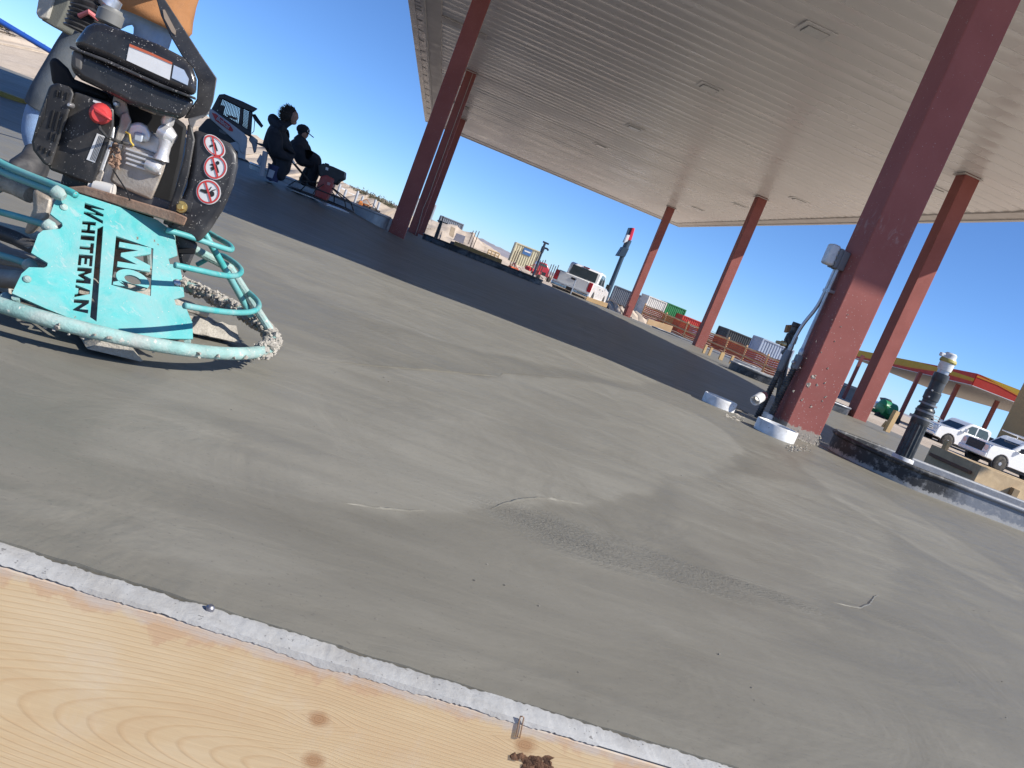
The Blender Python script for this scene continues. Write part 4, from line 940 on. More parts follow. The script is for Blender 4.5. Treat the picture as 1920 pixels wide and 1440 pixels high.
for s_, nm in ((-1, 'A'), (1, 'B')):
    MB().tube([J['sh'+nm][0], J['el'+nm][0], J['wr'+nm][0]], [.085, .07, .055], 14).build('sleeve', BROWN, op, sharp=180)
    w_ = Vector(J['wr'+nm][0]); 
    skin_body('hand', {'p': (w_, .034), 'k': (w_+Vector((-s_*.02, -.07, -.01)), (.042, .024)), 'f1': (w_+Vector((-s_*.045, -.12, -.02)), .010), 'f1e': (w_+Vector((-s_*.04, -.14, -.055)), .009), 'f2': (w_+Vector((-s_*.02, -.13, -.02)), .010), 'f2e': (w_+Vector((-s_*.02, -.145, -.06)), .009), 'f3': (w_+Vector((s_*.0, -.125, -.02)), .010), 'f3e': (w_+Vector((s_*.0, -.14, -.055)), .009), 'f4': (w_+Vector((s_*.02, -.11, -.02)), .009), 'f4e': (w_+Vector((s_*.02, -.125, -.05)), .008), 't': (w_+Vector((-s_*.055, -.06, -.02)), .011), 'te': (w_+Vector((-s_*.06, -.095, -.04)), .010)},
              [('p', 'k'), ('k', 'f1'), ('f1', 'f1e'), ('k', 'f2'), ('f2', 'f2e'), ('k', 'f3'), ('f3', 'f3e'), ('k', 'f4'), ('f4', 'f4e'), ('p', 't'), ('t', 'te')], GLOVE, op, 1)
# upper trouser leg, shade and dirt both put into its dark colour, and boots
MB().tube(curve_soft([W(190, 24, 3.97), W(160, 58, 3.96), W(136, 88, 3.95), W(116, 124, 3.93), W(98, 154, 3.92), W(82, 182, 3.92), W(75, 200, 3.93)]), .064, 18).build('shaded_dirty_thigh', DENIMD, op, sharp=180)
for a in (W(66, 306, 3.95), W(215, 326, 4.2)):
    zz = max(a.z, .055)+slab_z(a.x, a.y)*0
    shell('boot', [((a.x, a.y+.02, zz+.10), .055, .06), ((a.x, a.y, zz+.03), .058, .08), ((a.x+.01, a.y-.06, zz-.01), .056, .14), ((a.x+.01, a.y-.06, zz-.045), .053, .14)], BOOT, op)
# grey canvas pouch with rolled edge at the operator's side
mb = MB().prism(outline([(76, -30), (100, -30), (98, 0), (88, 34), (72, 34), (67, 24)], 3.6), (0, .12, 0)); mb.build('tool_pouch', GLOVE, op, bev=.006, seg=3)
MB().prism(outline([(98, -30), (136, -30), (128, 10), (108, 50), (102, 52), (75, 36), (88, 33), (97, 4)], 3.62), (0, .14, 0)).build('pouch_side', mat('pouch_shadow_cloth', (.13, .13, .11), .9, bmp=.4, bscale=150), op, bev=.01, seg=3)  # shaded side of the pouch, its shade put into a darker cloth colour
# blue pole of a bull float leaning across behind the operator
BLU = mat('blue_anodised', (0.02, 0.09, 0.42), 0.35, 0.3, var=0.1)
a, b = W(-60, 4, 4.6), W(150, 129, 5.4)
d = (b-a); e = b+d*1.9
pl = MB().tube([a-d*2.0, a, b, e], 0.0155, 12).build('bull_float_pole', BLU); tag(pl, 'slim blue pole slanting past the operator at the upper left', 'pole')
# ================================================================== NEAR COLUMN FITTINGS
GALV = mat('galvanised', (0.50, 0.51, 0.53), 0.38, 0.7, var=0.12, scale=14, dirt=(.35, .33, .3), dirt_amt=.3)
GREYB = mat('grey_box', (0.22, 0.23, 0.25), 0.5, 0.2, var=0.1, scale=12)
CLEAR = mat('clear_cover', (0.62, 0.64, 0.66), 0.28, var=0.12, scale=20, dirt=(.75, .72, .68), dirt_amt=.4, dirt_scale=20)
PVC = mat('white_pvc', (0.76, 0.76, 0.75), 0.35, var=0.05, scale=12, dirt=(.40, .37, .32), dirt_amt=.75, dirt_scale=14, speck=(.2, .19, .17), speck_scale=60, speck_cut=.72)
FLEX = mat('black_flex_conduit', (0.022, 0.023, 0.026), 0.5, var=.3, dirt=(.30, .28, .25), dirt_amt=.55, dirt_scale=14)
XF = 2.985
def curve_pts(pts, it=3):
    P = [Vector(p) for p in pts]
    for _ in range(it):
        Q = [P[0]]
        for a, b in zip(P, P[1:]): Q += [a.lerp(b, .25), a.lerp(b, .75)]
        Q.append(P[-1]); P = Q
    return P
def resample(P, n):
    L = [0]
    for a, b in zip(P, P[1:]): L.append(L[-1]+(b-a).length)
    out = []; j = 0
    for i in range(n):
        s_ = L[-1]*i/(n-1)
        while j < len(P)-2 and L[j+1] < s_: j += 1
        out.append(P[j].lerp(P[j+1], (s_-L[j])/max(1e-9, L[j+1]-L[j])))
    return out
def flex(P, r, n, name, m, parent):
    Q = resample(curve_pts(P), n); rs = [r*(1.0 if i % 4 < 2 else 0.80) for i in range(n)]
    return MB().tube(Q, rs, 14).build(name, m, parent, sharp=50)
bx = thing('outlet_box', WX(1563, 512, XF), 'grey outlet box with clear weather cover on the near column', 'outlet box')
MB().box((2.992, 6.05, 1.41), (0.06, 0.105, 0.15)).build('back_box', GREYB, bx, bev=.006)
MB().box((2.945, 6.05, 1.415), (0.03, 0.11, 0.155)).build('frame', GREYB, bx, bev=.004)
MB().box((2.895, 6.05, 1.425), (0.075, 0.10, 0.165)).build('weather_cover', CLEAR, bx, bev=.02, seg=4)
for z in (1.38, 1.42, 1.46): MB().box((2.928, 5.993, z), (.02, .006, .012)).build('latch', GREYB, bx)
c1 = thing('conduit_run', (2.99, 6.05, 0.03), 'front electrical conduit up the near column, ribbed black below and grey above', 'conduit')
P = [(2.985, 6.02, 1.335), (2.985, 6.02, 1.12), (2.985, 6.015, 0.95), (2.975, 6.00, 0.80), (2.975, 5.99, 0.66)]
MB().tube(curve_pts(P), 0.0145, 14).build('rigid_conduit', GALV, c1, sharp=180)
MB().lathe((2.975, 5.99, .67), (2.975, 5.985, .61), [(0, .019), (.3, .024), (.7, .024), (1, .02)], 8).build('fitting', GALV, c1)
MB().box((2.972, 5.985, .555), (.05, .055, .12)).build('seal_off', GREYB, c1, bev=.012, seg=3)
MB().lathe((2.945, 5.965, .545), (2.92, 5.95, .545), [(0, .016), (.5, .018), (1, .010)], 8).build('seal_plug', GALV, c1)
flex([(2.972, 5.985, .50), (2.965, 5.985, .36), (2.955, 5.98, .20), (2.95, 5.97, .02)], 0.027, 96, 'ribbed_conduit', FLEX, c1)
c2 = thing('conduit_run', (2.99, 6.12, 0.03), 'rear electrical conduit bending out from the near column, ribbed black below', 'conduit')
P = [(2.985, 6.065, 1.335), (2.985, 6.065, 1.12), (2.98, 6.075, 1.0), (2.945, 6.10, 0.86), (2.935, 6.11, 0.74), (2.935, 6.11, 0.66)]
MB().tube(curve_pts(P), 0.0145, 14).build('rigid_conduit', GALV, c2, sharp=180)
MB().lathe((2.935, 6.11, .67), (2.935, 6.11, .62), [(0, .02), (.5, .023), (1, .02)], 8).build('fitting', GALV, c2)
MB().lathe((2.935, 6.11, .62), (2.93, 6.11, .44), [(0, .024), (.2, .032), (.7, .032), (1, .026)], 16).build('coupling', GREYB, c2)
flex([(2.93, 6.11, .45), (2.925, 6.11, .32), (2.92, 6.105, .18), (2.91, 6.10, .02)], 0.027, 88, 'ribbed_conduit', FLEX, c2)
for z in (1.16,): 
    MB().box((3.0, 6.04, z), (.05, .11, .022)).build('strut_clamp', GALV, c1)
MB().box((2.925, 5.965, 0.075), (.05, .10, .045)).build('tag_plate', PVC, c1, bev=.008, seg=3)
# emergency shear valve behind the column
sv = thing('shear_valve', W(1478, 690, 6.45), 'black pipe valve with brass fitting standing behind the near column', 'pipe valve')
YV = 6.45
MB().lathe(W(1455, 770, YV), W(1480, 645, YV), [(0, .028), (1, .028)], 14).build('riser', FLEX, sv)
MB().lathe(W(1476, 652, YV), W(1496, 606, YV), [(0, .03), (.25, .052), (.5, .05), (.55, .036), (.8, .036), (.85, .044), (1, .042)], 18).build('valve_body', FLEX, sv)
MB().lathe(W(1472, 645, YV-.02), W(1456, 641, YV-.05), [(0, .022), (.4, .024), (.5, .015), (1, .013)], 10).build('brass_plug', mat('pale_brass', (.55, .45, .25), .4, .6), sv)
MB().prism(outline([(1477, 610), (1487, 610), (1483, 624), (1473, 624)], YV+.05), (0, .04, 0)).build('wood_tag', mat('tag_wood', (.45, .25, .12), .8), sv, bev=.002)
MB().lathe(W(1468, 662, YV-.01), W(1474, 656, YV-.05), [(0, .02), (1, .02)], 12).build('lever_hub', GREYB, sv)
# white PVC collars set in the slab
def collar(c, r, h, tilt, label):
    t = thing('pvc_collar', c, label, 'pipe collar', 'white collars at the column foot'); c = Vector(c)
    up = Vector((math.sin(tilt)*.3, -math.sin(tilt), math.cos(tilt))).normalized()
    mb = MB(); n = 40; e1 = up.orthogonal().normalized(); e2 = up.cross(e1); vs = []
    for (rr, z) in ((r, -.03), (r, h-.004), (r-.003, h), (r-.012, h), (r-.015, h-.004), (r-.015, -.03)):
        for j in range(n):
            a = 2*math.pi*j/n; vs.append(c+e1*math.cos(a)*rr+e2*math.sin(a)*rr+up*z)
    mb.add(vs, [(i*n+j, i*n+(j+1) % n, (i+1)*n+(j+1) % n, (i+1)*n+j) for i in range(5) for j in range(n)])
    mb.build('rim', PVC, t, sharp=40); return t
collar((2.53, 6.02, 0.0), .135, .075, 0.0, 'white plastic collar standing alone in the slab left of the near column')
collar((2.73, 5.36, 0.0), .150, .085, 0.0, 'cement-splashed white plastic collar right at the near column foot')
collar((4.09, 5.88, 0.115), .085, .055, 0.0, 'white plastic collar round the black vent pipe on the island')
pe = thing('pipe_stub', W(1424, 745, 5.9), 'short open white plastic pipe end beside the near column', 'pipe')
a, b = W(1432, 741, 5.94), W(1419, 749, 5.86)
MB().lathe(a+(b-a)*.35, b+(b-a)*.25, [(0, .034), (.1, .040), (1, .040), (1, .034), (.2, .034)], 24, cap=False).build('pipe_wall', PVC, pe)
MB().lathe(a+Vector((.02, .03, -.01)), a, [(0, .03), (1, .03)], 16).build('pipe_plug', RED, pe)
# torn wet lumps by the collars
mb = MB(); rg = random.Random(31)
for i in range(60):
    p = G(rg.uniform(1475, 1520), rg.uniform(835, 848)); mb.blob((p.x, p.y, .004), (rg.uniform(.003, .010), rg.uniform(.003, .009), rg.uniform(.002, .006)), 1, .4, i)
for i in range(40):
    p = G(rg.uniform(1360, 1400), rg.uniform(768, 790)); mb.blob((p.x, p.y, .002), (rg.uniform(.01, .03), rg.uniform(.006, .016), rg.uniform(.003, .008)), 1, .4, 90+i)
mb.build('cement_lumps', SPL, slab, kind='stuff')
# ================================================================== PUMP ISLAND FORMS
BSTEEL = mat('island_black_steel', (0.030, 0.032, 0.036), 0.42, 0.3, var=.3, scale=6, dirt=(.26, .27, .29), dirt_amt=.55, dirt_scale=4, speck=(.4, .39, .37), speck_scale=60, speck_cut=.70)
GSTEEL = mat('island_grey_steel', (0.20, 0.215, 0.24), 0.42, 0.5, var=.2, scale=6, dirt=(.42, .42, .42), dirt_amt=.5, dirt_scale=5)
def island_mix():
    m, t, b = new_mat('island_coated_steel'); co = geo_pos(t)
    sx = nd(t, 'ShaderNodeSeparateXYZ'); t.links.new(co, sx.inputs[0])
    k = nd(t, 'ShaderNodeMapRange'); k.inputs[1].default_value = 4.1; k.inputs[2].default_value = 4.32
    t.links.new(mth(t, 'ADD', sx.outputs[0], mth(t, 'MULTIPLY', mth(t, 'SUBTRACT', noise(t, co, 14, 5, .7), .5), .35)), k.inputs[0])
    c = mix(t, k.outputs[0], (0.022, 0.023, 0.026), (0.19, 0.205, 0.235))
    c = mix(t, ramp(t, noise(t, co, 18, 7, .7), [(.52, 0.0), (.7, .6)]), c, (.36, .355, .35))
    lowm = nd(t, 'ShaderNodeMapRange'); lowm.inputs[1].default_value = .07; lowm.inputs[2].default_value = .0; t.links.new(sx.outputs[2], lowm.inputs[0])
    c = mix(t, ramp(t, mth(t, 'ADD', lowm.outputs[0], mth(t, 'MULTIPLY', mth(t, 'SUBTRACT', noise(t, co, 26, 5, .7), .5), 1.4)), [(.5, 0.0), (.7, .75)]), c, (.47, .455, .43))
    t.links.new(c, b.inputs['Base Color']); b.inputs['Metallic'].default_value = .1; b.inputs['Roughness'].default_value = .58
    bump(t, b, noise(t, co, 60, 5, .65), .5, .004); return m
IMIX = island_mix()
def island(x0, x1, yc, hw, h, z0, m, mr, label, flare=0.0, group='steel pump island forms set in the slab'):
    t = thing('pump_island', ((x0+x1)/2, yc, z0), label, 'pump island', group)
    def loop(inset):
        pts = []; n = 14
        for i in range(n+1):
            a = math.pi/2+math.pi*i/n; pts.append((x0+hw*.8+(hw*.8-inset)*math.cos(a), yc+(hw-inset)*math.sin(a)))
        for i in range(n+1):
            a = -math.pi/2+math.pi*i/n; pts.append((x1-hw*.8+(hw*.8-inset)*math.cos(a), yc+(hw-inset)*math.sin(a)))
        return pts
    lo, li = loop(0), loop(.02); n = len(lo); mb = MB()
    vs = [(x, y, z0-.2) for x, y in lo]+[(x, y, z0+h-.02) for x, y in lo]+[(x, y, z0+h-.02) for x, y in li]+[(x, y, z0-.2) for x, y in li]
    mb.add(vs, [(k*n+i, k*n+(i+1) % n, (k+1)*n+(i+1) % n, (k+1)*n+i) for k in range(3) for i in range(n)])
    mb.build('form_wall', m, t, sharp=40)
    MB().tube([(x, y, z0+h-.018) for x, y in lo], .020, 12, closed=True).build('rail', mr, t, sharp=180)
    mb = MB(); mb.add([(x, y, z0+h-.12) for x, y in li], [tuple(range(n))]); mb.build('fill', BSTEEL, t, sharp=None)
    return t
island(3.52, 8.2, 5.82, .52, .165, 0.0, IMIX, IMIX, 'black and grey steel pump island form at the right, vent pipe in it')
island(6.05, 8.55, 14.55, .5, .16, slab_z(7, 14.5), BSTEEL, GSTEEL, 'steel pump island form with blackened end behind the near column')
island(-3.6, -0.95, 15.2, .5, .13, slab_z(-2, 15.2)-.01, GSTEEL, GALV, 'shiny steel pump island form at the foot of the paired left columns')
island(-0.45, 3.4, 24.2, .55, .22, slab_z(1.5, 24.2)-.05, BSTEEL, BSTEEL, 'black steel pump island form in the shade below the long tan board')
island(9.2, 14.0, 31.0, 1.0, .2, -.12, GSTEEL, GSTEEL, 'low blue grey island form in front of the farthest right column')
# ---- vent pipe on the near island
vp = thing('vent_pipe', (4.09, 5.88, .12), 'upright black pipe with clamped couplings and a yellow-ringed cap on the island', 'pipe')
BP = Vector((4.09, 5.88, .10)); 
def up(t_): return BP+Vector((-0.01*t_, 0.0, t_))
BLKPIPE = mat('black_poly_pipe', (0.032, 0.036, 0.038), 0.42, var=.25, scale=10, dirt=(.18, .18, .18), dirt_amt=.4, dirt_scale=9)
mb = MB(); n = 28; vs = []
for z in (0.0, .36):
    for j in range(n):
        a = 2*math.pi*j/n; rr = .068 if j % 2 else .060; vs.append(up(z)+Vector((math.cos(a)*rr, math.sin(a)*rr, 0)))
mb.add(vs, [(j, (j+1) % n, n+(j+1) % n, n+j) for j in range(n)]+[tuple(range(n-1, -1, -1)), tuple(n+j for j in range(n))]); mb.build('fluted_sleeve', BLKPIPE, vp, sharp=20)
MB().lathe(up(.35), up(.50), [(0, .064), (.1, .070), (.45, .070), (.5, .064), (.55, .066), (.9, .066), (1, .056)], 24).build('coupling', BLKPIPE, vp, sharp=30)
MB().lathe(up(.49), up(.73), [(0, .054), (.3, .054), (.32, .061), (.6, .061), (.62, .055), (1, .055)], 24).build('riser', BLKPIPE, vp, sharp=30)
for z in (.40, .455, .52): MB().lathe(up(z), up(z+.016), [(0, .071), (1, .071)], 24).build('hose_clamp', GREYB, vp)
MB().lathe(up(.72), up(.79), [(0, .056), (.3, .060), (1, .058)], 24).build('black_collar', BLKPIPE, vp)
MB().lathe(up(.785), up(.825), [(0, .044), (1, .044)], 24).build('steel_neck', GALV, vp)
MB().lathe(up(.82), up(.885), [(0, .052), (.5, .056), (1, .055)], 24).build('white_adapter', PVC, vp)
MB().lathe(up(.885), up(.915), [(0, .060), (.3, .065), (.8, .062), (1, .058)], 24).build('yellow_ring', mat('yellow_gasket', (.42, .36, .07), .6, dirt=(.3, .28, .2), dirt_amt=.5), vp)
MB().lathe(up(.912), up(.965), [(0, .056), (.3, .048), (.8, .046), (1, .036)], 24).build('clear_cap', CLEAR, vp)
MB().box(up(.93)+Vector((-.065, 0, 0)), (.05, .03, .03)).build('cap_lever', CLEAR, vp, bev=.006)
for z in (.585, .64): MB().lathe(up(z)+Vector((-.04, -.035, 0)), up(z)+Vector((-.055, -.048, 0)), [(0, .008), (1, .006)], 8).build('bolt', GALV, vp)
# ---- plywood block-out box beyond the island
OSB = mat('plywood_tan', (0.62, 0.46, 0.27), 0.75, var=.15, scale=5, dirt=(.30, .20, .12), dirt_amt=.5, dirt_scale=6, bmp=.3, bscale=80)
ye_ = 8.3
wb = thing('plywood_box', (6.2, 7.6, 0), 'tan plywood form box beyond the island, sunlit end towards the camera', 'form box')
xa, yc_ = 5.62, 6.99
za = 0.30; Lb = .71
MB().box((xa+.02, yc_+Lb/2, za-.11), (.04, Lb, .22)).build('side_panel', OSB, wb, bev=.003)
MB().box((xa+1.54, yc_-.022, za-.115), (3.08, .04, .23)).build('end_panel', OSB, wb, bev=.003)
MB().box((xa+1.5, yc_+Lb+.02, za-.11), (3.0, .04, .22)).build('end_panel', OSB, wb, bev=.003)
MB().box((xa-.02, yc_+Lb/2, za-.10), (.03, Lb-.06, .035)).build('waler', mat('waler_brown', (.20, .11, .07), .8), wb, bev=.003)
MB().box((xa+.06, yc_+.62, za+.02), (.04, .06, .16)).build('stake', mat('stake_wood', (.58, .40, .2), .8), wb, bev=.003)
MB().box((xa+.42, yc_-.07, za-.13), (.07, .05, .09)).build('cleat', mat('cleat_wood', (.30, .22, .13), .8), wb, bev=.003)
# ---- survey stakes and a propped post in the dirt to the right
STK = MATS['stake_wood']
ps = thing('propped_stake', W(1668, 806, 13), 'tan wooden post with a short prop standing beside the slab edge', 'wooden post')
MB().prism(outline([(1660, 809), (1668, 812), (1688, 774), (1681, 770)], 12.5), (0, .09, 0)).build('post', STK, ps, bev=.003)
MB().prism(outline([(1655, 801), (1661, 803), (1669, 792), (1664, 790)], 12.6), (0, .06, 0)).build('prop', STK, ps, bev=.003)
# ================================================================== LEFT MIDDLE GROUND
# second trowel (red) standing in the shade
YT = 11.6
t2 = thing('power_trowel', W(600, 380, YT), 'red walk-behind power trowel with black engine in the shade', 'power trowel')
z2 = slab_z(W(600, 378, YT).x, YT)+.02
c2_ = Vector((W(600, 378, YT).x, YT, z2))
DRED = mat('red_machine_paint', (.36, .035, .03), .4, var=.15, scale=8, dirt=(.3, .25, .22), dirt_amt=.35, dirt_scale=5)
BK2 = mat('black_machine', (.018, .018, .02), .45, var=.3, scale=8)
MB().tube([c2_+Vector((.48*math.cos(a), .48*math.sin(a), .05)) for a in [2*math.pi*i/48 for i in range(48)]], .013, 10, closed=True).build('guard_ring', BK2, t2, sharp=180)
MB().tube([c2_+Vector((.40*math.cos(a), .40*math.sin(a), .16)) for a in [2*math.pi*i/40 for i in range(40)]], .009, 8, closed=True).build('guard_ring', BK2, t2, sharp=180)
for a in (.2, 1.3, 2.4, 3.5, 4.6, 5.7):
    d = Vector((math.cos(a), math.sin(a), 0)); MB().tube([c2_+d*.48+Vector((0, 0, .05)), c2_+d*.40+Vector((0, 0, .16)), c2_+d*.08+Vector((0, 0, .26))], .009, 8).build('guard_strut', BK2, t2)
for k in range(4):
    a = .5+k*math.pi/2; d = Vector((math.cos(a), math.sin(a), 0)); e = Vector((-d.y, d.x, 0))
    q = c2_+d*.27; MB().prism([q+d*.16+e*.06+Vector((0, 0, .02)), q+d*.16-e*.06+Vector((0, 0, .005)), q-d*.16-e*.06+Vector((0, 0, .005)), q-d*.16+e*.06+Vector((0, 0, .02))], (0, 0, .006)).build('trowel_blade', STEEL, t2)
MB().prism(outline([(601, 330), (612, 328), (627, 336), (624, 348), (614, 368), (610, 376), (588, 368), (592, 352)], YT-.12), (0, .26, 0)).build('engine_cowl', DRED, t2, bev=.02, seg=3)
MB().prism(outline([(596, 310), (606, 306), (624, 312), (646, 322), (645, 335), (634, 340), (630, 346), (618, 338), (598, 330)], YT-.10), (0, .24, 0)).build('engine', BK2, t2, bev=.012)
MB().prism(outline([(609, 305), (616, 307), (616, 311), (609, 309)], YT-.05), (0, .08, 0)).build('fuel_cap', BK2, t2, bev=.003)
MB().prism(outline([(611, 313), (616, 315), (615, 320), (610, 318)], YT-.104), (0, .003, 0)).build('label', WHT, t2)
MB().lathe(W(628, 336, YT), W(636, 344, YT), [(0, .05), (.5, .06), (1, .04)], 14).build('muffler', BK2, t2)
MB().prism(outline([(614, 341), (620, 343), (618, 348), (613, 346)], YT-.124), (0, .003, 0)).build('label', mat('red_label', (.5, .3, .28), .5), t2)
MB().tube(curve_pts([W(610, 372, YT+.1), W(580, 340, YT-.05), W(551, 307, YT-.25), W(532, 282, YT-.4), W(516, 262, YT-.5), W(508, 252, YT-.52)]), .016, 10).build('handle', BK2, t2, sharp=180)
MB().tube([W(551, 306, YT-.27), W(536, 284, YT-.42)], .019, 10).build('handle_sleeve', STEEL, t2)
MB().tube([W(516, 262, YT-.52), W(524, 247, YT-.5), W(524, 240, YT-.5)], .012, 8).build('handle_grip', STEEL, t2)
MB().box(W(525, 240, YT-.5), (.05, .05, .03)).build('grip_end', PVC, t2)
# two crouching workers in dark clothes
DARKJ = mat('dark_jacket', (.016, .018, .024), .9, var=.3, scale=8, bmp=.5, bscale=60)
TRS = mat('grey_trousers', (.055, .065, .085), .9, var=.25, scale=9, bmp=.4, bscale=70)
HAIR = mat('dark_hair', (.018, .013, .010), .75, var=.3, scale=60)
YA = 11.1
BULK = 1.62
def Z(px, py, dy=0.0): return W(px, py, YA+dy)
pA = thing('person', Z(506, 336), 'crouching person in dark hooded jacket with windblown hair, facing right', 'person')
J = {'pelvis': (Z(503, 302, .05), (.15, .14)), 'waist': (Z(507, 278, .03), (.165, .15)), 'chest': (Z(518, 250), (.165, .15)), 'sho': (Z(523, 238), (.12, .12)), 'neck': (Z(531, 233), .062), 'jaw': (Z(542, 228), .066), 'head': (Z(546, 218), .088), 'crown': (Z(548, 208), .06),
     'kneeA': (Z(540, 300, -.1), .085), 'ankA': (Z(524, 332, -.1), .055), 'toeA': (Z(534, 337, -.1), .04), 'kneeB': (Z(533, 303, .2), .085), 'ankB': (Z(506, 333, .2), .055), 'toeB': (Z(516, 338, .2), .04),
     'shA': (Z(515, 246, -.19), .075), 'elA': (Z(518, 285, -.22), .06), 'wrA': (Z(541, 297, -.2), .04), 'haA': (Z(547, 299, -.2), .035), 'shB': (Z(521, 246, .19), .075), 'elB': (Z(528, 284, .22), .06), 'wrB': (Z(545, 292, .15), .04)}
EE = [('pelvis', 'waist'), ('waist', 'chest'), ('chest', 'sho'), ('sho', 'neck'), ('neck', 'jaw'), ('jaw', 'head'), ('head', 'crown'), ('pelvis', 'kneeA'), ('kneeA', 'ankA'), ('ankA', 'toeA'), ('pelvis', 'kneeB'), ('kneeB', 'ankB'), ('ankB', 'toeB'), ('chest', 'shA'), ('shA', 'elA'), ('elA', 'wrA'), ('wrA', 'haA'), ('chest', 'shB'), ('shB', 'elB'), ('elB', 'wrB')]
def bulk(J):
    return {k: (p, (r_*BULK if isinstance(r_, (int, float)) else tuple(q*BULK for q in r_)) if k not in ('neck', 'jaw', 'head', 'crown', 'wrA', 'haA', 'wrB', 'toeA', 'toeB') else r_) for k, (p, r_) in J.items()}
skin_body('body', bulk(J), EE, DARKJ, pA)
mb = MB(); rg = random.Random(12); hc = Z(543, 217)
mb.blob(hc, (.10, .10, .115), 2, .08, 1)
for i in range(420):
    d = Vector((rg.gauss(-.4, .6), rg.gauss(0, .6), rg.gauss(.1, .6))).normalized()
    if d.x > .3 and d.z < .5: continue
    s_ = hc+Vector((d.x*.098, d.y*.098, d.z*.112)); L_ = rg.uniform(.015, .05); e = s_+d*L_*.5+Vector((-L_*.9, rg.uniform(-.02, .02), rg.uniform(-.02, .02)))
    mb.tube([s_, s_.lerp(e, .5)+d*.006, e], [.005, .004, .0008], 4)
mb.build('hair', HAIR, pA)
fc = Z(551, 220, -.02)
mb = MB().blob(fc, (.055, .07, .085), 2, .02, 3); mb.blob(Z(557, 221, -.01), (.022, .018, .026), 1, .05, 4); mb.blob(Z(550, 229, -.01), (.045, .05, .035), 2, .03, 5)
mb.build('face', SKIN, pA, sharp=180)
MB().blob(Z(551, 219, -.085), (.012, .008, .02), 1, .1, 2).build('ear', SKIN, pA, sharp=180)
MB().tube(curve_pts([Z(528, 243, -.16), Z(518, 235, -.1), Z(509, 226, .02), Z(511, 219, .1), Z(520, 230, .14)]), .055, 12).build('hood', DARKJ, pA, sharp=180)
YA = 11.9
pB = thing('person', Z(560, 345), 'crouching person in black cap and dark jacket bending over the red trowel', 'person')
J = {'pelvis': (Z(546, 310, .05), (.16, .15)), 'waist': (Z(553, 293), (.17, .15)), 'chest': (Z(563, 276), (.17, .15)), 'sho': (Z(564, 264), (.13, .12)), 'neck': (Z(565, 256), .062), 'jaw': (Z(569, 253), .066), 'head': (Z(567, 248), .085), 'crown': (Z(565, 243), .06),
     'kneeA': (Z(594, 296, -.12), .092), 'shinA': (Z(590, 318, -.12), .07), 'ankA': (Z(583, 345, -.12), .055), 'toeA': (Z(592, 352, -.12), .04), 'kneeB': (Z(590, 302, .2), .085), 'ankB': (Z(566, 342, .2), .055), 'toeB': (Z(578, 347, .2), .04),
     'shA': (Z(556, 272, -.18), .08), 'elA': (Z(565, 305, -.22), .065), 'wrA': (Z(582, 308, -.2), .04), 'haA': (Z(589, 310, -.2), .035), 'shB': (Z(570, 272, .18), .075), 'elB': (Z(578, 296, .22), .06), 'wrB': (Z(595, 300, .15), .04)}
BULK = 1.32
skin_body('body', bulk(J), [e for e in EE if e != ('kneeA', 'ankA')]+[('kneeA', 'shinA'), ('shinA', 'ankA')], DARKJ, pB)
hc = Z(567, 247); cap = MB().blob(hc+Vector((0, 0, .03)), (.098, .095, .075), 2, .01, 1); cap.build('cap', DARKJ, pB, sharp=180)
MB().prism([hc+Vector(v) for v in ((.06, -.07, .015), (.16, -.05, -.02), (.165, .05, -.02), (.06, .07, .015))], (0, 0, .012)).build('cap_peak', DARKJ, pB, bev=.003)
text_mesh('cap_emblem', 'C', .065, WHT, hc+Vector((.088, -.052, .035)), (.75, .65, 0), (0, 0, 1), pB, .004)
mb = MB().blob(Z(571, 252, -.01), (.055, .065, .07), 2, .02, 3); mb.blob(Z(576, 252, -.01), (.02, .016, .022), 1, .05, 4); mb.build('face', SKIN, pB, sharp=180)
for pp, pts in ((pA, [Z(540, 300, -.9), Z(524, 333, -.9)]),): 
    pass
# bucket, propped boards and tube between the workers
YA = 11.3
bk = thing('bucket', Z(512, 334, -.2), 'blue and white plastic bucket on the slab between the workers', 'bucket')
bc = Vector((Z(512, 330, -.3).x, 11.0, Z(508, 338, -.3).z))
MB().lathe(bc, bc+Vector((0, 0, .20)), [(0, .08), (.9, .10), (.92, .107), (1, .107)], 20).build('pail', mat('blue_pail', (.012, .02, .08), .5, var=.2, scale=12), bk)
MB().prism([bc+Vector(v) for v in ((-.05, -.092, .03), (.02, -.095, .03), (.025, -.104, .13), (-.05, -.100, .13))], (0, .004, 0)).build('print', mat('faded_print', (.35, .37, .42), .6), bk)
MB().tube([bc+Vector((.105*math.cos(a), -.02, .19+.0*a-.06*math.sin(a))) for a in [math.pi*i/10 for i in range(11)]], .004, 6).build('bail', STEEL, bk)
tb = MB().lathe(Z(490, 330, -.4), Z(498, 284, -.4), [(0, .036), (1, .036)], 16).build('pvc_tube', mat('dull_pvc', (.30, .31, .34), .5, var=.1)); tag(tb, 'upright pale plastic tube beside the crouching worker', 'tube')
pbx = MB().prism(outline([(481, 302), (488, 289), (494, 297), (486, 311)], 10.9), (0, .03, 0)).build('square_paddle', mat('pale_grey_sheet', (.34, .36, .40), .6, var=.1)); tag(pbx, 'small pale square sheet tilted on its corner beside the plastic tube', 'sheet')
ys_ = MB().prism(outline([(561, 332), (569, 330), (570, 341), (560, 342)], 12.4), (0, .1, 0)).build('yellow_bag', mat('yellow_bag', (.35, .24, .03), .7, var=.2)); tag(ys_, 'small yellow object behind the grey trouser legs near the red trowel', 'bag')
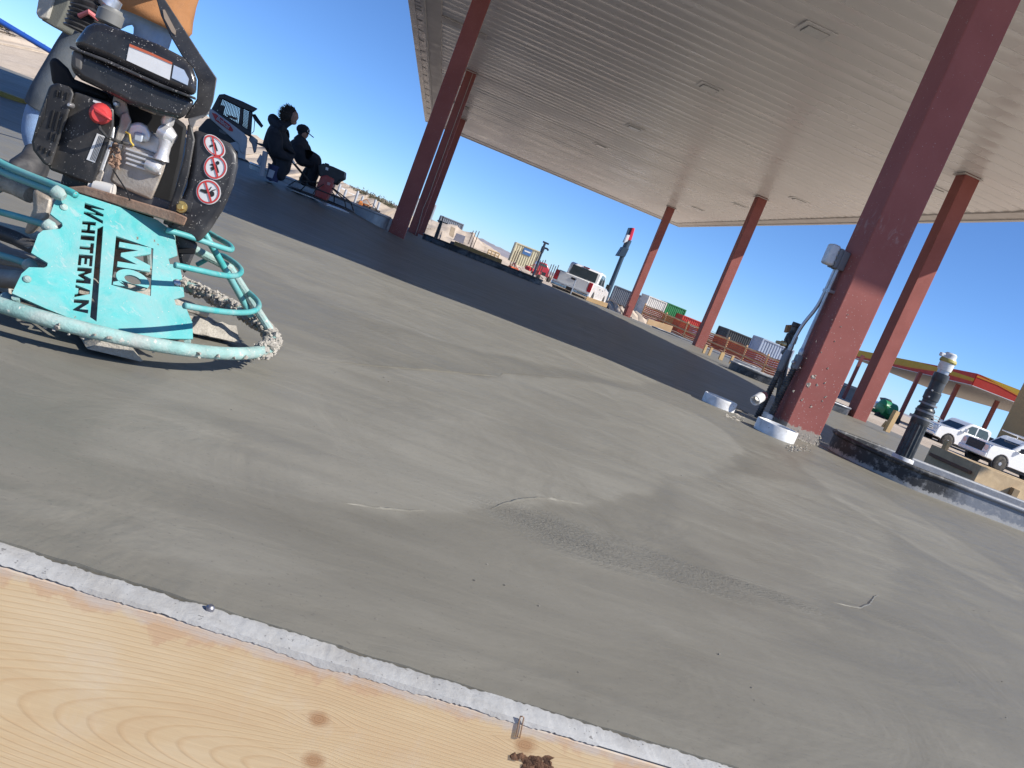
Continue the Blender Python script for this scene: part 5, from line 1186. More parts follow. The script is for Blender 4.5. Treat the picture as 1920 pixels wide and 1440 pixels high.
# ================================================================== SKID STEER in the shade
YS = 24.0
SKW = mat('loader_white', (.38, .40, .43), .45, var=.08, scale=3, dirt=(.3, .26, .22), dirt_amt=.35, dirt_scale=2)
SKB = mat('loader_black', (.022, .023, .026), .5, var=.3, scale=3)
SKR = mat('loader_red', (.42, .03, .03), .45)
sk = thing('skid_steer', W(440, 315, YS), 'white and black skid steer loader with mesh cab, parked in the shade', 'skid steer')
def SP(name, pxs, m, y0=0.0, d=1.5, bev=.03, parent=sk): return MB().prism(outline(pxs, YS+y0), depth_off(pxs, YS+y0, d)).build(name, m, parent, bev=bev)
SP('cab_roof', [(410, 177), (421, 176), (455, 190), (484, 204), (474, 211), (452, 203), (418, 186), (408, 190)], SKB, .05, 1.1)
SP('rear_post', [(404, 190), (410, 178), (417, 185), (409, 206), (398, 210), (396, 205)], SKB, .05, .12)
SP('cab_post', [(450, 200), (457, 204), (454, 243), (447, 240)], SKB, .05, .10)
SP('front_post', [(467, 208), (474, 210), (471, 254), (463, 250)], SKB, .05, .10)
SP('rear_post', [(404, 190), (410, 178), (417, 185), (409, 206), (398, 210), (396, 205)], SKB, 1.02, .12)
SP('front_post', [(467, 208), (474, 210), (471, 254), (463, 250)], SKB, 1.02, .10)
SP('cab_sill', [(396, 208), (404, 205), (471, 246), (471, 258), (400, 220)], SKB, .02, 1.15)
mb = MB()
def q4(A, B, C, D, u, v):
    x = (A[0]*(1-u)+B[0]*u)*(1-v)+(D[0]*(1-u)+C[0]*u)*v; y = (A[1]*(1-u)+B[1]*u)*(1-v)+(D[1]*(1-u)+C[1]*u)*v; return (x, y)
for quad, nu, nv in ((((417, 186), (451, 203), (447, 238), (408, 212)), 13, 14), (((457, 204), (467, 209), (463, 248), (455, 243)), 5, 14)):
    for i in range(nu+1): mb.tube([W(*q4(*quad, i/nu, 0), YS+.08), W(*q4(*quad, i/nu, 1), YS+.08)], .011, 4)
    for i in range(nv+1): mb.tube([W(*q4(*quad, 0, i/nv), YS+.08), W(*q4(*quad, 1, i/nv), YS+.08)], .011, 4)
mb.build('side_screen', SKB, sk)
SP('seat_back', [(410, 196), (422, 198), (418, 222), (406, 214)], SKB, .45, .4)
SP('orange_bar', [(424, 214), (445, 221), (444, 226), (428, 220)], mat('lap_bar_orange', (.45, .13, .05), .5), .4, .3, .01)
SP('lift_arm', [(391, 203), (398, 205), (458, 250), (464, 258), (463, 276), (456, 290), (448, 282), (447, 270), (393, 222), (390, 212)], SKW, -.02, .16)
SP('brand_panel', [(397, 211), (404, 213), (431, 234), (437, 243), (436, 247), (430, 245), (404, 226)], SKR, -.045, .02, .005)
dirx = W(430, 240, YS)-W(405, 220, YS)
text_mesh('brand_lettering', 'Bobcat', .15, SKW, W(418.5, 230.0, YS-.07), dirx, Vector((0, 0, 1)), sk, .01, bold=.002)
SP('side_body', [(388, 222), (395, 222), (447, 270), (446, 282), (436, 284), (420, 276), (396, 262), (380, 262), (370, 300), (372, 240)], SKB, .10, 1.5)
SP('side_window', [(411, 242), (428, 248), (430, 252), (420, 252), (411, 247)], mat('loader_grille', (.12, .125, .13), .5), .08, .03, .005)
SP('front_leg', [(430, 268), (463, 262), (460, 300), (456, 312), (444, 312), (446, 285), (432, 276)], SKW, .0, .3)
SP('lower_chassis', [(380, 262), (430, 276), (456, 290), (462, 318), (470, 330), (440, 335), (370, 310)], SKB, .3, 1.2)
SP('bucket_arm', [(472, 214), (479, 214), (494, 236), (490, 240), (476, 224)], SKB, .3, .12, .01)
SP('front_attachment', [(470, 252), (484, 263), (480, 285), (476, 288), (472, 270), (466, 262)], mat('loader_grey', (.22, .23, .25), .5), .1, 1.2)
for (px, py) in ((398, 292), (446, 318)):
    c = W(px, py, YS-.02); MB().lathe(c, c+Vector((0, .28, 0)), [(0, .28), (.1, .36), (.9, .36), (1, .28)], 24).build('wheel', BOOT, sk)
    c = W(px, py, YS+1.4); MB().lathe(c, c+Vector((0, .28, 0)), [(0, .28), (.1, .36), (.9, .36), (1, .28)], 24).build('wheel', BOOT, sk)
MB().tube([W(471, 212, YS+.1), W(478, 220, YS+.1), W(476, 246, YS+.1), W(472, 250, YS+.1)], .012, 6).build('mirror_bar', SKB, sk)
# objects at the left margin behind the operator
yb_ = thing('yellow_drum', W(6, 215, 9), 'yellow drum at the far left edge behind the operator', 'drum')
c = Vector((W(4, 214, 9).x, 9, W(4, 238, 9).z)); MB().lathe(c, c+Vector((0, 0, .32)), [(0, .17), (.3, .18), (.35, .19), (.4, .18), (.95, .18), (1, .15)], 20).build('shell', mat('drum_yellow', (.36, .25, .02), .5, dirt=(.15, .12, .06), dirt_amt=.6), yb_)
MB().lathe(c+Vector((0, 0, .3)), c+Vector((0, 0, .345)), [(0, .185), (.6, .185), (1, .17)], 20).build('lid', mat('drum_lid', (.25, .18, .03), .6), yb_)
# ================================================================== TRUCKS
WPAINT = mat('truck_white_paint', (.80, .80, .79), .22, var=.03, scale=2, dirt=(.62, .56, .48), dirt_amt=.25, dirt_scale=1.2, coat=.6)
GLASS = mat('vehicle_glass', (.03, .045, .055), .06, var=.2, scale=2, spec=.8)
TYRE = mat('tyre', (.02, .02, .021), .8, dirt=(.2, .17, .13), dirt_amt=.5, dirt_scale=6)
RIM = mat('steel_rim', (.45, .45, .46), .35, .7)
CHR = mat('chrome', (.72, .72, .74), .12, .95, var=.05)
TRB = mat('truck_black_trim', (.02, .02, .022), .5)
LENS = mat('headlamp_lens', (.55, .57, .60), .1, .3)
TAIL = mat('tail_lamp', (.42, .012, .018), .2)
def truck(loc, rz, label, front='chrome', rack=False, rear=False):
    """full-size pickup, local +x is forward, origin under the front axle"""
    t = thing('pickup_truck', loc, label, 'pickup truck', 'white pickup trucks on the site')
    t.rotation_euler[2] = 0
    Mx = Matrix.Rotation(rz, 3, 'Z'); L = Vector(loc)
    def T(v): return L+Mx @ Vector(v)
    def side(name, prof, y0, y1, m, bev=.03, parent=t):
        return MB().prism([T((x, y0, z)) for x, z in prof], Mx @ Vector((0, y1-y0, 0))).build(name, m, parent, bev=bev, seg=3)
    hw = 1.0
    # lower body with wheel arches
    def arch(cx, r=.50, n=9): return [(cx+r*math.cos(a), .40+r*math.sin(a)) for a in [math.pi*i/(n-1) for i in range(n)]]
    prof = [(.95, .42), (.98, .75), (.95, 1.02), (.80, 1.16), (-.30, 1.26), (-.42, 1.28), (-4.75, 1.28), (-4.80, .62)] + [(x, z) for x, z in reversed(arch(-3.75))][0:0]
    low = [(-4.78, .60)] + [p for p in reversed(arch(-3.75))] + [(-3.1, .42), (-.62, .42)] + [p for p in reversed(arch(0.0))] + [(.62, .45)]
    bodyp = [(.95, .45), (.98, .75), (.95, 1.02), (.80, 1.16), (-.30, 1.26), (-.42, 1.28), (-4.75, 1.28), (-4.80, .62)] + low
    side('body', bodyp, -hw, hw, WPAINT, .05)
    # cab
    cab = [(-.45, 1.26), (-1.12, 1.86), (-1.35, 1.93), (-2.55, 1.93), (-2.75, 1.86), (-2.92, 1.26)]
    cb = side('cab', cab, -hw*.86, hw*.86, WPAINT, .06)
    for s in (-1, 1):
        y = s*(hw*.86+.004)
        for nm, q in (('side_window', [(-.80, 1.31), (-1.25, 1.78), (-1.70, 1.82), (-1.72, 1.31)]), ('side_window', [(-1.80, 1.31), (-1.80, 1.82), (-2.45, 1.82), (-2.62, 1.60), (-2.66, 1.31)])):
            MB().prism([T((x, y, z)) for x, z in q], Mx @ Vector((0, -s*.02, 0))).build(nm, GLASS, cb)
        MB().box(T((-.82, s*1.10, 1.40)), (.12, .22, .24), rz).build('mirror', TRB if front == 'black' or rear else WPAINT, t, bev=.03)
        for hx in (-1.5, -2.5): MB().box(T((hx, s*1.008, 1.10)), (.16, .03, .04), rz).build('door_handle', TRB, t)
        for cx in (0.0, -3.75):
            c = T((cx, s*.78, .40)); ax = Mx @ Vector((0, s*.24, 0))
            w = MB().lathe(c, c+ax, [(0, .30), (.1, .39), (.85, .40), (.97, .36), (1, .25)], 26).build('wheel', TYRE, t)
            MB().lathe(c+ax*.9, c+ax*1.01, [(0, .25), (.6, .24), (.7, .10), (1, .09)], 22).build('rim', RIM, w)
            MB().lathe(c-ax*.02, c+ax*.75, [(0, .48), (1, .48)], 22).build('arch_liner', TRB, t)
    # glass front and back
    def pane(name, q, m=GLASS): return MB().prism([T(v) for v in q], Mx @ Vector((-.01 if q[0][0] > -2 else .01, 0, -.01))).build(name, m, cb)
    pane('windscreen', [(-.50, -.74, 1.31), (-.50, .74, 1.31), (-1.10, .70, 1.84), (-1.10, -.70, 1.84)])
    pane('rear_window', [(-2.925, .72, 1.33), (-2.925, -.72, 1.33), (-2.79, -.68, 1.82), (-2.79, .68, 1.82)])
    MB().box(T((-2.74, 0, 1.90)), (.06, .34, .05), rz).build('brake_lamp', TAIL, cb)
    # bed opening
    MB().box(T((-3.88, 0, 1.265)), (1.65, 1.66, .06), rz).build('bed_well', TRB, t)
    # front end
    gm = TRB if front == 'black' else CHR
    MB().box(T((.965, 0, .92)), (.06, 1.20, .46), rz).build('grille', TRB if front == 'black' else CHR, t, bev=.03)
    for k in range(3): MB().box(T((.995, 0, .80+.12*k)), (.03, 1.08, .05), rz).build('grille_bar', gm if front == 'black' else SKB, t, bev=.008)
    for s in (-1, 1):
        MB().box(T((.93, s*.78, .95)), (.10, .30, .32), rz).build('headlamp', LENS, t, bev=.03)
        MB().box(T((1.02, s*.55, .56)), (.05, .26, .12), rz).build('bumper_opening', TRB, t, bev=.01)
    MB().box(T((.98, 0, .57)), (.16, 1.98, .24), rz).build('front_bumper', CHR if front == 'chrome' else WPAINT, t, bev=.05, seg=3)
    # rear end
    MB().box(T((-4.81, 0, 1.00)), (.05, 1.52, .52), rz).build('tailgate', WPAINT, t, bev=.02)
    MB().box(T((-4.84, 0, 1.12)), (.02, .28, .10), rz).build('tailgate_handle', TRB, t, bev=.01)
    for s in (-1, 1):
        MB().box(T((-4.80, s*.885, 1.02)), (.08, .20, .46), rz).build('tail_lamp', TAIL, t, bev=.02)
    MB().box(T((-4.90, 0, .60)), (.18, 1.96, .20), rz).build('rear_bumper', CHR if rear else WPAINT, t, bev=.04, seg=3)
    MB().box(T((-4.995, 0, .60)), (.02, .34, .16), rz).build('plate_recess', TRB, t)
    MB().box(T((-2.2, 0, .42)), (4.4, 1.5, .30), rz).build('underbody', TRB, t)
    if rack:
        for s in (-1, 1): MB().tube([T((-.9, s*.80, 2.10)), T((-4.6, s*.80, 2.10))], .03, 8).build('rack_rail', WPAINT, t)
        for x in (-.9, -2.0, -3.2, -4.6): MB().tube([T((x, -.80, 2.10)), T((x, .80, 2.10))], .026, 8).build('rack_bar', WPAINT, t)
        for x in (-2.0, -4.6):
            for s in (-1, 1): MB().tube([T((x, s*.84, 1.28)), T((x, s*.80, 2.10))], .026, 8).build('rack_leg', WPAINT, t)
    return t
a1 = R(90-21)
rear_c = Vector((6.75, 38.2, -.42))
truck(rear_c+Vector((math.cos(a1), math.sin(a1), 0))*4.85, a1, 'white pickup truck seen from behind at the far edge of the slab', 'chrome', False, True)
w1_ = W(1772, 826, 44.0); w2_ = W(1870, 868, 37.0)
truck(Vector((w1_.x, w1_.y+.9, w1_.z-.40)), R(184), 'farther white pickup with chrome grille facing left under the second canopy', 'chrome')
truck(Vector((w2_.x, w2_.y+.9, w2_.z-.40)), R(184), 'nearer white pickup with black grille and a white ladder rack', 'black', True)
# ================================================================== SECOND CANOPY, striped fascia
sc = thing('striped_canopy', (56, 85, -.4), 'second fuel canopy with yellow and red striped fascia beyond the trucks', 'canopy')
U = Vector((.242, .970, 0)); V = Vector((.970, -.242, 0)); C0 = Vector((49.4, 66.6, 5.2))
YEL = mat('fascia_yellow', (.52, .32, .02), .75, var=.04, scale=.5); FRED = mat('fascia_red', (.50, .035, .02), .75, var=.05, scale=.5); FOR = mat('fascia_orange', (.60, .24, .02), .75, var=.04)
def slab_box(name, p, lu, lv, z0, z1, m, parent=sc):
    a = [p, p+U*lu, p+U*lu+V*lv, p+V*lv]; return MB().prism([Vector((q.x, q.y, z0)) for q in a], (0, 0, z1-z0)).build(name, m, parent)
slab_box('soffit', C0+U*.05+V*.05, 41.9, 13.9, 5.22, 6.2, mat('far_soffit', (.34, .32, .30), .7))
slab_box('red_face', C0-V*.06, 42, .06, 5.2, 6.32, FRED); slab_box('red_face', C0-U*.06, .06, 14, 5.2, 6.32, FRED)
def swoosh(name, pts, face, m, off):
    # pts: (distance along the face, height); face direction vector, pushed out by off
    d, nrm = face; MB().prism([C0+d*s_+Vector((0, 0, h))+nrm*off for s_, h in pts], nrm*-.02).build(name, m, sc)
fl = (U, -V); ff = (V, -U)
swoosh('tan_band', [(0, .42), (0, .62), (6, .90), (14, 1.10), (42, 1.12), (42, .34), (16, .40), (8, .62)], fl, YEL, .075)
swoosh('orange_line', [(0, .30), (0, .42), (8, .62), (16, .40), (42, .34), (42, .24), (16, .30), (8, .52)], fl, FOR, .085)
swoosh('yellow_band', [(0.2, 1.12), (14, 1.12), (14, .10), (9, .20), (5, .52), (2.4, .86)], ff, YEL, .075)
swoosh('orange_line', [(0, .62), (0, .80), (2, .80), (5, .42), (9, .08), (14, .0), (14, .10), (9, .20), (5, .52), (2, .90), (0, .95), (0, 1.0), (2.4, .96), (5.2, .58), (9, .26), (9, .14), (5, .48), (2, .86)][:11], ff, FOR, .085)
swoosh('lower_lip', [(0, -.06), (14, -.06), (14, .0), (0, .0)], ff, WHT, .07); swoosh('lower_lip', [(0, -.06), (42, -.06), (42, .0), (0, .0)], fl, TRIM, .07)
for p in ((1618, 667), (1726, 698), (1797, 721), (1870, 752)):
    q = G(p[0], p[1], 5.2); MB().box((q.x, q.y, 2.3), (.36, .36, 5.9), R(-14)).build('column', RED, sc)
# ---- tan building at the right edge
TAN = mat('tan_stucco', (.42, .285, .135), .9, var=.06, scale=1.2, bmp=.3, bscale=9)
bd = thing('tan_building', (47, 47.5, -.4), 'tan stucco building cut off by the right edge behind the pickups', 'building')
MB().box((48.0, 47.6, 3.1), (15, 4.8, 7.4)).build('wall', TAN, bd)
MB().box((48.0, 47.6, 6.95), (15.3, 5.1, .35)).build('parapet', mat('parapet_trim', (.30, .22, .14), .8), bd)
# ================================================================== CONTAINERS AND CLUTTER FAR BEHIND
def container(c, L, H, Wd, rz, col, label, name='shipping_container'):
    m = mat('container_%s' % label[:18].replace(' ', '_'), col, .5, var=.12, scale=1.5, dirt=tuple(x*.6+.05 for x in col), dirt_amt=.4, dirt_scale=.8)
    t = thing(name, c, label, 'container', 'storage containers beyond the slab'); c = Vector(c); Mx = Matrix.Rotation(rz, 3, 'Z')
    n = int(L/.28); mb = MB(); vs = []; ring = []
    for (x0, y0, x1, y1, nn) in ((-L/2, -Wd/2, L/2, -Wd/2, n), (L/2, -Wd/2, L/2, Wd/2, int(Wd/.28)), (L/2, Wd/2, -L/2, Wd/2, n), (-L/2, Wd/2, -L/2, -Wd/2, int(Wd/.28))):
        d = Vector((x1-x0, y1-y0, 0)); nr = Vector((d.y, -d.x, 0)).normalized()
        for i in range(nn):
            for f, o in ((0, 0), (.35, 0), (.5, -.06), (.85, -.06)): ring.append(Vector((x0, y0, 0))+d*((i+f)/nn)+nr*o)
    k = len(ring)
    vs = [c+Mx @ r_ for r_ in ring]+[c+Mx @ (r_+Vector((0, 0, H))) for r_ in ring]
    mb.add(vs, [(i, (i+1) % k, k+(i+1) % k, k+i) for i in range(k)]+[tuple(k+i for i in range(k))]); mb.build('corrugated_wall', m, t, sharp=20)
    mf = MB()
    for x in (-L/2, L/2):
        for y in (-Wd/2, Wd/2): mf.box(c+Mx @ Vector((x, y, H/2)), (.16, .16, H+.04), rz)
    for z in (0.06, H):
        for y in (-Wd/2, Wd/2): mf.box(c+Mx @ Vector((0, y, z)), (L+.1, .13, .13), rz)
        for x in (-L/2, L/2): mf.box(c+Mx @ Vector((x, 0, z)), (.13, Wd+.1, .13), rz)
    mf.build('frame', m, t); return t
container((W(1180, 575, 124).x, 124, -.4), 6.5, 3.0, 2.5, R(-8), (.17, .19, .22), 'dark grey container row behind the farthest right column')
container((W(1219, 580, 113).x, 113, -.4), 2.9, 3.2, 2.5, R(10), (.66, .63, .58), 'white ribbed container next to the dark grey ones')
container((W(1255, 592, 114).x, 114, -.4), 3.0, 3.3, 2.5, R(10), (.03, .22, .07), 'bright green container right of the white one')
container((W(1287, 610, 110).x, 110, -.4), 2.9, 2.4, 2.5, R(5), (.48, .04, .03), 'red container right of the green one')
container((W(1385, 645, 92).x, 92, -.4), 5.2, 2.6, 2.6, R(8), (.035, .04, .045), 'long black container behind the orange fence')
container((W(1440, 668, 80).x, 80, -.4), 3.6, 2.8, 2.4, R(2), (.36, .42, .52), 'pale blue container left of the near column')
cr_ = container((10.9, 101, .0), 3.2, 2.6, 2.5, R(0), (.62, .56, .38), 'cream ribbed container with a blue emblem left of the rear-view pickup')
MB().box((10.9, 99.7, 2.0), (1.1, .05, .8)).build('blue_emblem', mat('emblem_blue', (.06, .16, .36), .5), cr_)
MB().box((10.9, 99.665, 2.05), (.8, .03, .18)).build('emblem_print', WHT, cr_)
container((1.0, 122, -.4), 3.4, 3.0, 2.6, R(6), (.20, .22, .25), 'grey container right of the paired left columns')
lw = container((-3.2, 118, .2), 2.6, 3.4, 2.6, 0, (.42, .45, .48), 'pale grey container glimpsed between the paired left columns')
wt = thing('white_box_trailer', (-5.5, 62, -.3), 'white box trailer behind the row of grey posts', 'trailer')
a = outline([(649, 358), (667, 366), (660, 389), (641, 380)], 56); MB().prism(a, (0, 2.2, 0)).build('box', WPAINT, wt, bev=.02)
a = outline([(640, 351), (646, 354), (641, 374), (636, 368)], 56.2); MB().prism(a, (0, 2.2, 0)).build('door', WPAINT, wt, bev=.02)
# row of grey bollards
GB = mat('grey_bollard', (.33, .35, .38), .5, var=.08)
for i, (a, b, lb) in enumerate([((638.5, 345.5), (632, 366), 'leftmost of the far grey posts, next to the red trowel'), ((650, 355), (642, 377), 'second far grey post from the left in front of the white trailer'), ((672, 358), (662, 389), 'third and tallest far grey post from the left'), ((681, 368), (672, 393), 'fourth far grey post from the left'), ((705, 374), (698, 396), 'fifth far grey post from the left'), ((712, 379), (703, 408), 'rightmost of the far grey posts, nearest the paired columns')]):
    Yb = 50-i*.4; t = thing('bollard', W(*b, Yb), lb, 'bollard', 'grey posts beyond the slab')
    MB().lathe(W(*b, Yb)-Vector((0, 0, .5)), W(*a, Yb), [(0, .075), (.96, .075), (1, .045)], 14).build('post', GB, t)
    p = W(*b, Yb); MB().box((p.x, p.y, p.z-.02), (.3, .3, .03)).build('base_plate', GB, t)
# heap of tools and tarps by the posts
CLUT = [('orange_tarp_heap', (683, 386), 48, .45, (.45, .16, .04), 'orange and black tool heap at the foot of the far grey posts', 'tool heap'), ('black_tarp_heap', (694, 396), 47, .5, (.03, .028, .03), 'black tarp heap beside the orange tools near the far grey posts', 'tarp heap'),
        ('red_mixer_heap', (998, 508), 70, .7, (.42, .03, .04), 'small red machine left of the rear-view pickup', 'machine'), ('orange_saw_heap', (960, 506), 60, .55, (.48, .09, .03), 'orange machine in front of the cream container', 'machine'), ('rebar_heap', (970, 512), 60, .5, (.06, .05, .05), 'dark equipment beside the orange machine', 'equipment')]
for nm, px, Y, s_, col, lb, cat in CLUT:
    c = W(*px, Y); mb = MB(); rg = random.Random(int(px[0]))
    for i in range(7): mb.box(c+Vector((rg.uniform(-s_, s_)*.8, rg.uniform(-s_, s_)*.5, rg.uniform(-.2, .25)*s_)), (s_*rg.uniform(.3, .8), s_*rg.uniform(.3, .6), s_*rg.uniform(.2, .6)), rg.uniform(0, 3))
    mb.tube([c+Vector((-s_, 0, 0)), c+Vector((0, 0, s_*.9)), c+Vector((s_, 0, .1))], .05*s_, 6)
    o = mb.build(nm, mat('clutter_'+nm, col, .6, var=.25, scale=3), bev=.02); tag(o, lb, cat)
# ---- red truck far off, seen from the front
rt = thing('red_truck', W(1020, 518, 80), 'small red truck facing the camera left of the rear-view pickup', 'truck')
RDP = mat('truck_red_paint', (.45, .02, .035), .3, coat=.5)
MB().prism(outline([(1006, 512), (1008, 500), (1014, 491), (1026, 495), (1030, 506), (1028, 521)], 80), (0, 4, 0)).build('cab', RDP, rt, bev=.08)
MB().prism(outline([(1012, 497), (1015, 493), (1025, 497), (1026, 502)], 79.97), (0, .04, 0)).build('windscreen', GLASS, rt)
MB().prism(outline([(1012, 508), (1024, 512), (1022, 518), (1011, 514)], 79.97), (0, .04, 0)).build('grille', SKB, rt)
for p in ((1007, 517), (1025, 525)):
    c = W(*p, 80.2); MB().lathe(c, c+Vector((.3, 0, 0)), [(0, .3), (.2, .42), (.8, .42), (1, .3)], 16).build('wheel', TYRE, rt)
# ---- rebar stakes standing in clusters
RB = mat('rebar_steel', (.10, .075, .065), .8, .3)
rg = random.Random(17); k = 0
for (x0, y0, n, sp, hgt, Y, where) in [(880, 452, 3, 5, 22, 70, 'above the long tan form board'), (958, 492, 3, 4, 26, 60, 'left of the cream container'), (1000, 500, 5, 4, 20, 66, 'right of the cream container'), (1028, 512, 4, 4, 20, 66, 'just left of the rear-view pickup')]:
    for i in range(n):
        b = (x0+i*sp, y0+i*sp*.4); hh = hgt*rg.uniform(.8, 1.1); lb = '%s thin rebar stake from the left in the bunch %s' % (('first', 'second', 'third', 'fourth', 'fifth', 'sixth')[i], where)
        o = MB().tube([W(b[0], b[1], Y)-Vector((0, 0, .6)), W(b[0]+hh*.37, b[1]-hh*.93, Y)], .035, 6).build('rebar_stake', RB)
        tag(o, lb, 'rebar stake', 'rebar stakes beyond the slab')
# ---- standpipe with tap, small sign pole, form boards beyond the slab
sp_ = thing('standpipe', W(993, 533, 33), 'slim dark standpipe with a tap handle in front of the rear-view pickup', 'standpipe')
MB().lathe(W(992, 536, 33), W(1017, 470, 33), [(0, .045), (1, .045)], 12).build('pipe', GREYB, sp_)
MB().lathe(W(1015, 474, 33), W(1022, 456, 33), [(0, .07), (.6, .08), (.65, .05), (1, .05)], 12).build('valve_body', GREYB, sp_)
MB().tube([W(1018, 453, 33), W(1029, 458, 33)], .035, 8).build('handle', GREYB, sp_)
MB().tube(curve_pts([W(1019, 465, 33), W(1026, 466, 33), W(1028, 470, 33)]), .04, 8).build('spout', GREYB, sp_)
s2 = thing('standpipe', W(818, 445, 40), 'short dark standpipe with a cross handle right of the paired left columns', 'standpipe')
MB().lathe(W(817, 446, 40), W(828, 414, 40), [(0, .10), (.6, .09), (1, .07)], 12).build('pipe', BK2, s2)
MB().tube([W(820, 413, 40), W(839, 420, 40)], .025, 8).build('cross_handle', BK2, s2); MB().tube([W(828, 418, 40), W(831, 405, 40)], .03, 8).build('stem', BK2, s2)
wp_ = thing('thin_post', W(1067, 556, 34), 'thin pale post with a white foot in front of the pickup tailgate', 'post')
MB().tube([W(1068, 556, 34), W(1080, 524, 34)], .025, 8).build('rod', GALV, wp_); MB().box(W(1068, 557, 34), (.25, .2, .12)).build('foot', PVC, wp_, bev=.02)
def fboard(name, pxs, Y, d, col, label, cat='form board'):
    o = MB().prism(outline(pxs, Y), (0, d, 0)).build(name, mat('w_'+name+str(int(pxs[0][0])), col, .8, var=.12, scale=2, dirt=tuple(c*.6 for c in col), dirt_amt=.4, dirt_scale=1.5), bev=.01); return tag(o, label, cat)
fboard('form_board', [(853, 452), (942, 487), (938, 501), (848, 470)], 27.5, .06, (.42, .27, .11), 'long tan form board above the shaded black island')
fboard('form_board', [(1101, 556), (1140, 569), (1137, 577), (1098, 563)], 36.0, .05, (.62, .42, .22), 'pale form board at the rear wheel of the rear-view pickup')
fboard('form_board', [(1216, 598), (1262, 612), (1257, 624), (1212, 607)], 33.0, .05, (.64, .43, .24), 'pale form board between the two right-hand columns in the distance')
fboard('white_curb', [(975, 517), (1030, 537), (1028, 543), (972, 523)], 36.0, .3, (.70, .69, .66), 'bright white kerb length left of the rear-view pickup', 'kerb')
fboard('dark_pallet_stack', [(930, 456+22), (880+0, 430+33), (842, 420+40), (846, 412+40)], 42, .8, (.10, .09, .10), 'dark stack of pallets behind the long tan form board', 'pallets')
fboard('grey_sheet', [(856, 437), (873, 443), (868, 458), (849, 452)], 60, .4, (.20, .20, .24), 'dark grey sheet leaning behind the long tan form board', 'sheet')
fboard('tan_crate', [(846, 424), (854, 428), (850, 446), (842, 441)], 70, 1.0, (.45, .36, .25), 'pale crate beside the grey container near the left columns', 'crate')
rk = thing('lumber_rack', W(928, 482, 45), 'open wooden rack standing behind the right end of the long tan form board', 'rack')
for f in (0, .33, .66, 1): MB().tube([W(917+f*20, 468+f*8, 45), W(914+f*20, 476+f*8, 45)], .05, 6).build('upright', OSB, rk)
MB().tube([W(917, 468, 45), W(937, 476, 45)], .05, 6).build('top_rail', OSB, rk); MB().tube([W(915, 473, 45), W(935, 481, 45)], .05, 6).build('mid_rail', OSB, rk)
# short forms and pegs along the right slab edge
for i, (x, y, lb) in enumerate([(1352, 670, 'small wooden form peg nearest the paired pegs at the right slab edge'), (1321, 656, 'small wooden peg at the foot of the middle right column'), (1331, 661, 'second small wooden peg right of the middle right column foot'), (1371, 676, 'lone small wooden peg on the dirt beyond the slab edge')]):
    b = W(x, y, 19); o = MB().box((b.x, b.y, b.z+.02), (.10 if i == 0 else .06, .06, .22)).build('wooden_peg', STK, bev=.004); tag(o, lb, 'peg', 'wooden pegs along the slab edge')
# raised dirt spoil right of the farthest column
ridge('spoil_heap', [(1135, 572), (1150, 566), (1166, 572), (1185, 582), (1200, 592), (1225, 604), (1250, 617)], 52, 5, DIRT2, .14, 6)
# ---- timber guard rail with orange netting
ORN = mat('orange_netting', (.52, .11, .04), .8, var=.15, scale=3)
RAILW = mat('rail_timber', (.66, .42, .22), .8, var=.12, scale=3)
gr_ = thing('guard_fence', (18, 50, -.3), 'timber guard rail fence hung with orange red netting beyond the slab', 'fence')
tops = [(1210, 572), (1250, 589), (1290, 606), (1328, 622), (1366, 636), (1400, 651), (1440, 668), (1475, 683)]
bots = [(1200, 598), (1240, 616), (1280, 634), (1318, 652), (1354, 668), (1388, 684), (1428, 702), (1462, 719)]
Ys_ = [58, 55, 52, 50, 48, 46, 44, 42]
TP = [W(*p, Y) for p, Y in zip(tops, Ys_)]; BP_ = [W(*p, Y) for p, Y in zip(bots, Ys_)]
for a, b in zip(TP, BP_): MB().tube([b, a+(a-b)*.12], .055, 6).build('post', RAILW, gr_)
for f in (0.02, .5, .95):
    for i in range(len(TP)-1): MB().tube([TP[i].lerp(BP_[i], f), TP[i+1].lerp(BP_[i+1], f)], .05, 6).build('rail', RAILW, gr_)
for i in range(len(TP)-1):
    mb = MB(); nx_, nz_ = 26, 9
    q = [TP[i]+Vector((0, .1, 0)), TP[i+1]+Vector((0, .1, 0)), BP_[i+1]+Vector((0, .1, 0)), BP_[i]+Vector((0, .1, 0))]
    def Q(u, v): return (q[0]*(1-u)+q[1]*u)*(1-v)+(q[3]*(1-u)+q[2]*u)*v+Vector((0, .05*math.sin(u*9+i), -.03*math.sin(u*7)))
    for a in range(nz_+1):
        for b in range(nx_):
            u0_, u1_ = b/nx_, (b+1)/nx_; v0 = a/nz_; hv = .036
            mb.add([Q(u0_, v0-hv), Q(u1_, v0-hv), Q(u1_, v0+hv), Q(u0_, v0+hv)], [(0, 1, 2, 3)])
    for b in range(nx_+1):
        u = b/nx_; hu = .010
        mb.add([Q(u-hu, 0), Q(u+hu, 0), Q(u+hu, 1), Q(u-hu, 1)], [(0, 1, 2, 3)])
    mb.build('netting', ORN, gr_, sharp=None, kind='stuff')
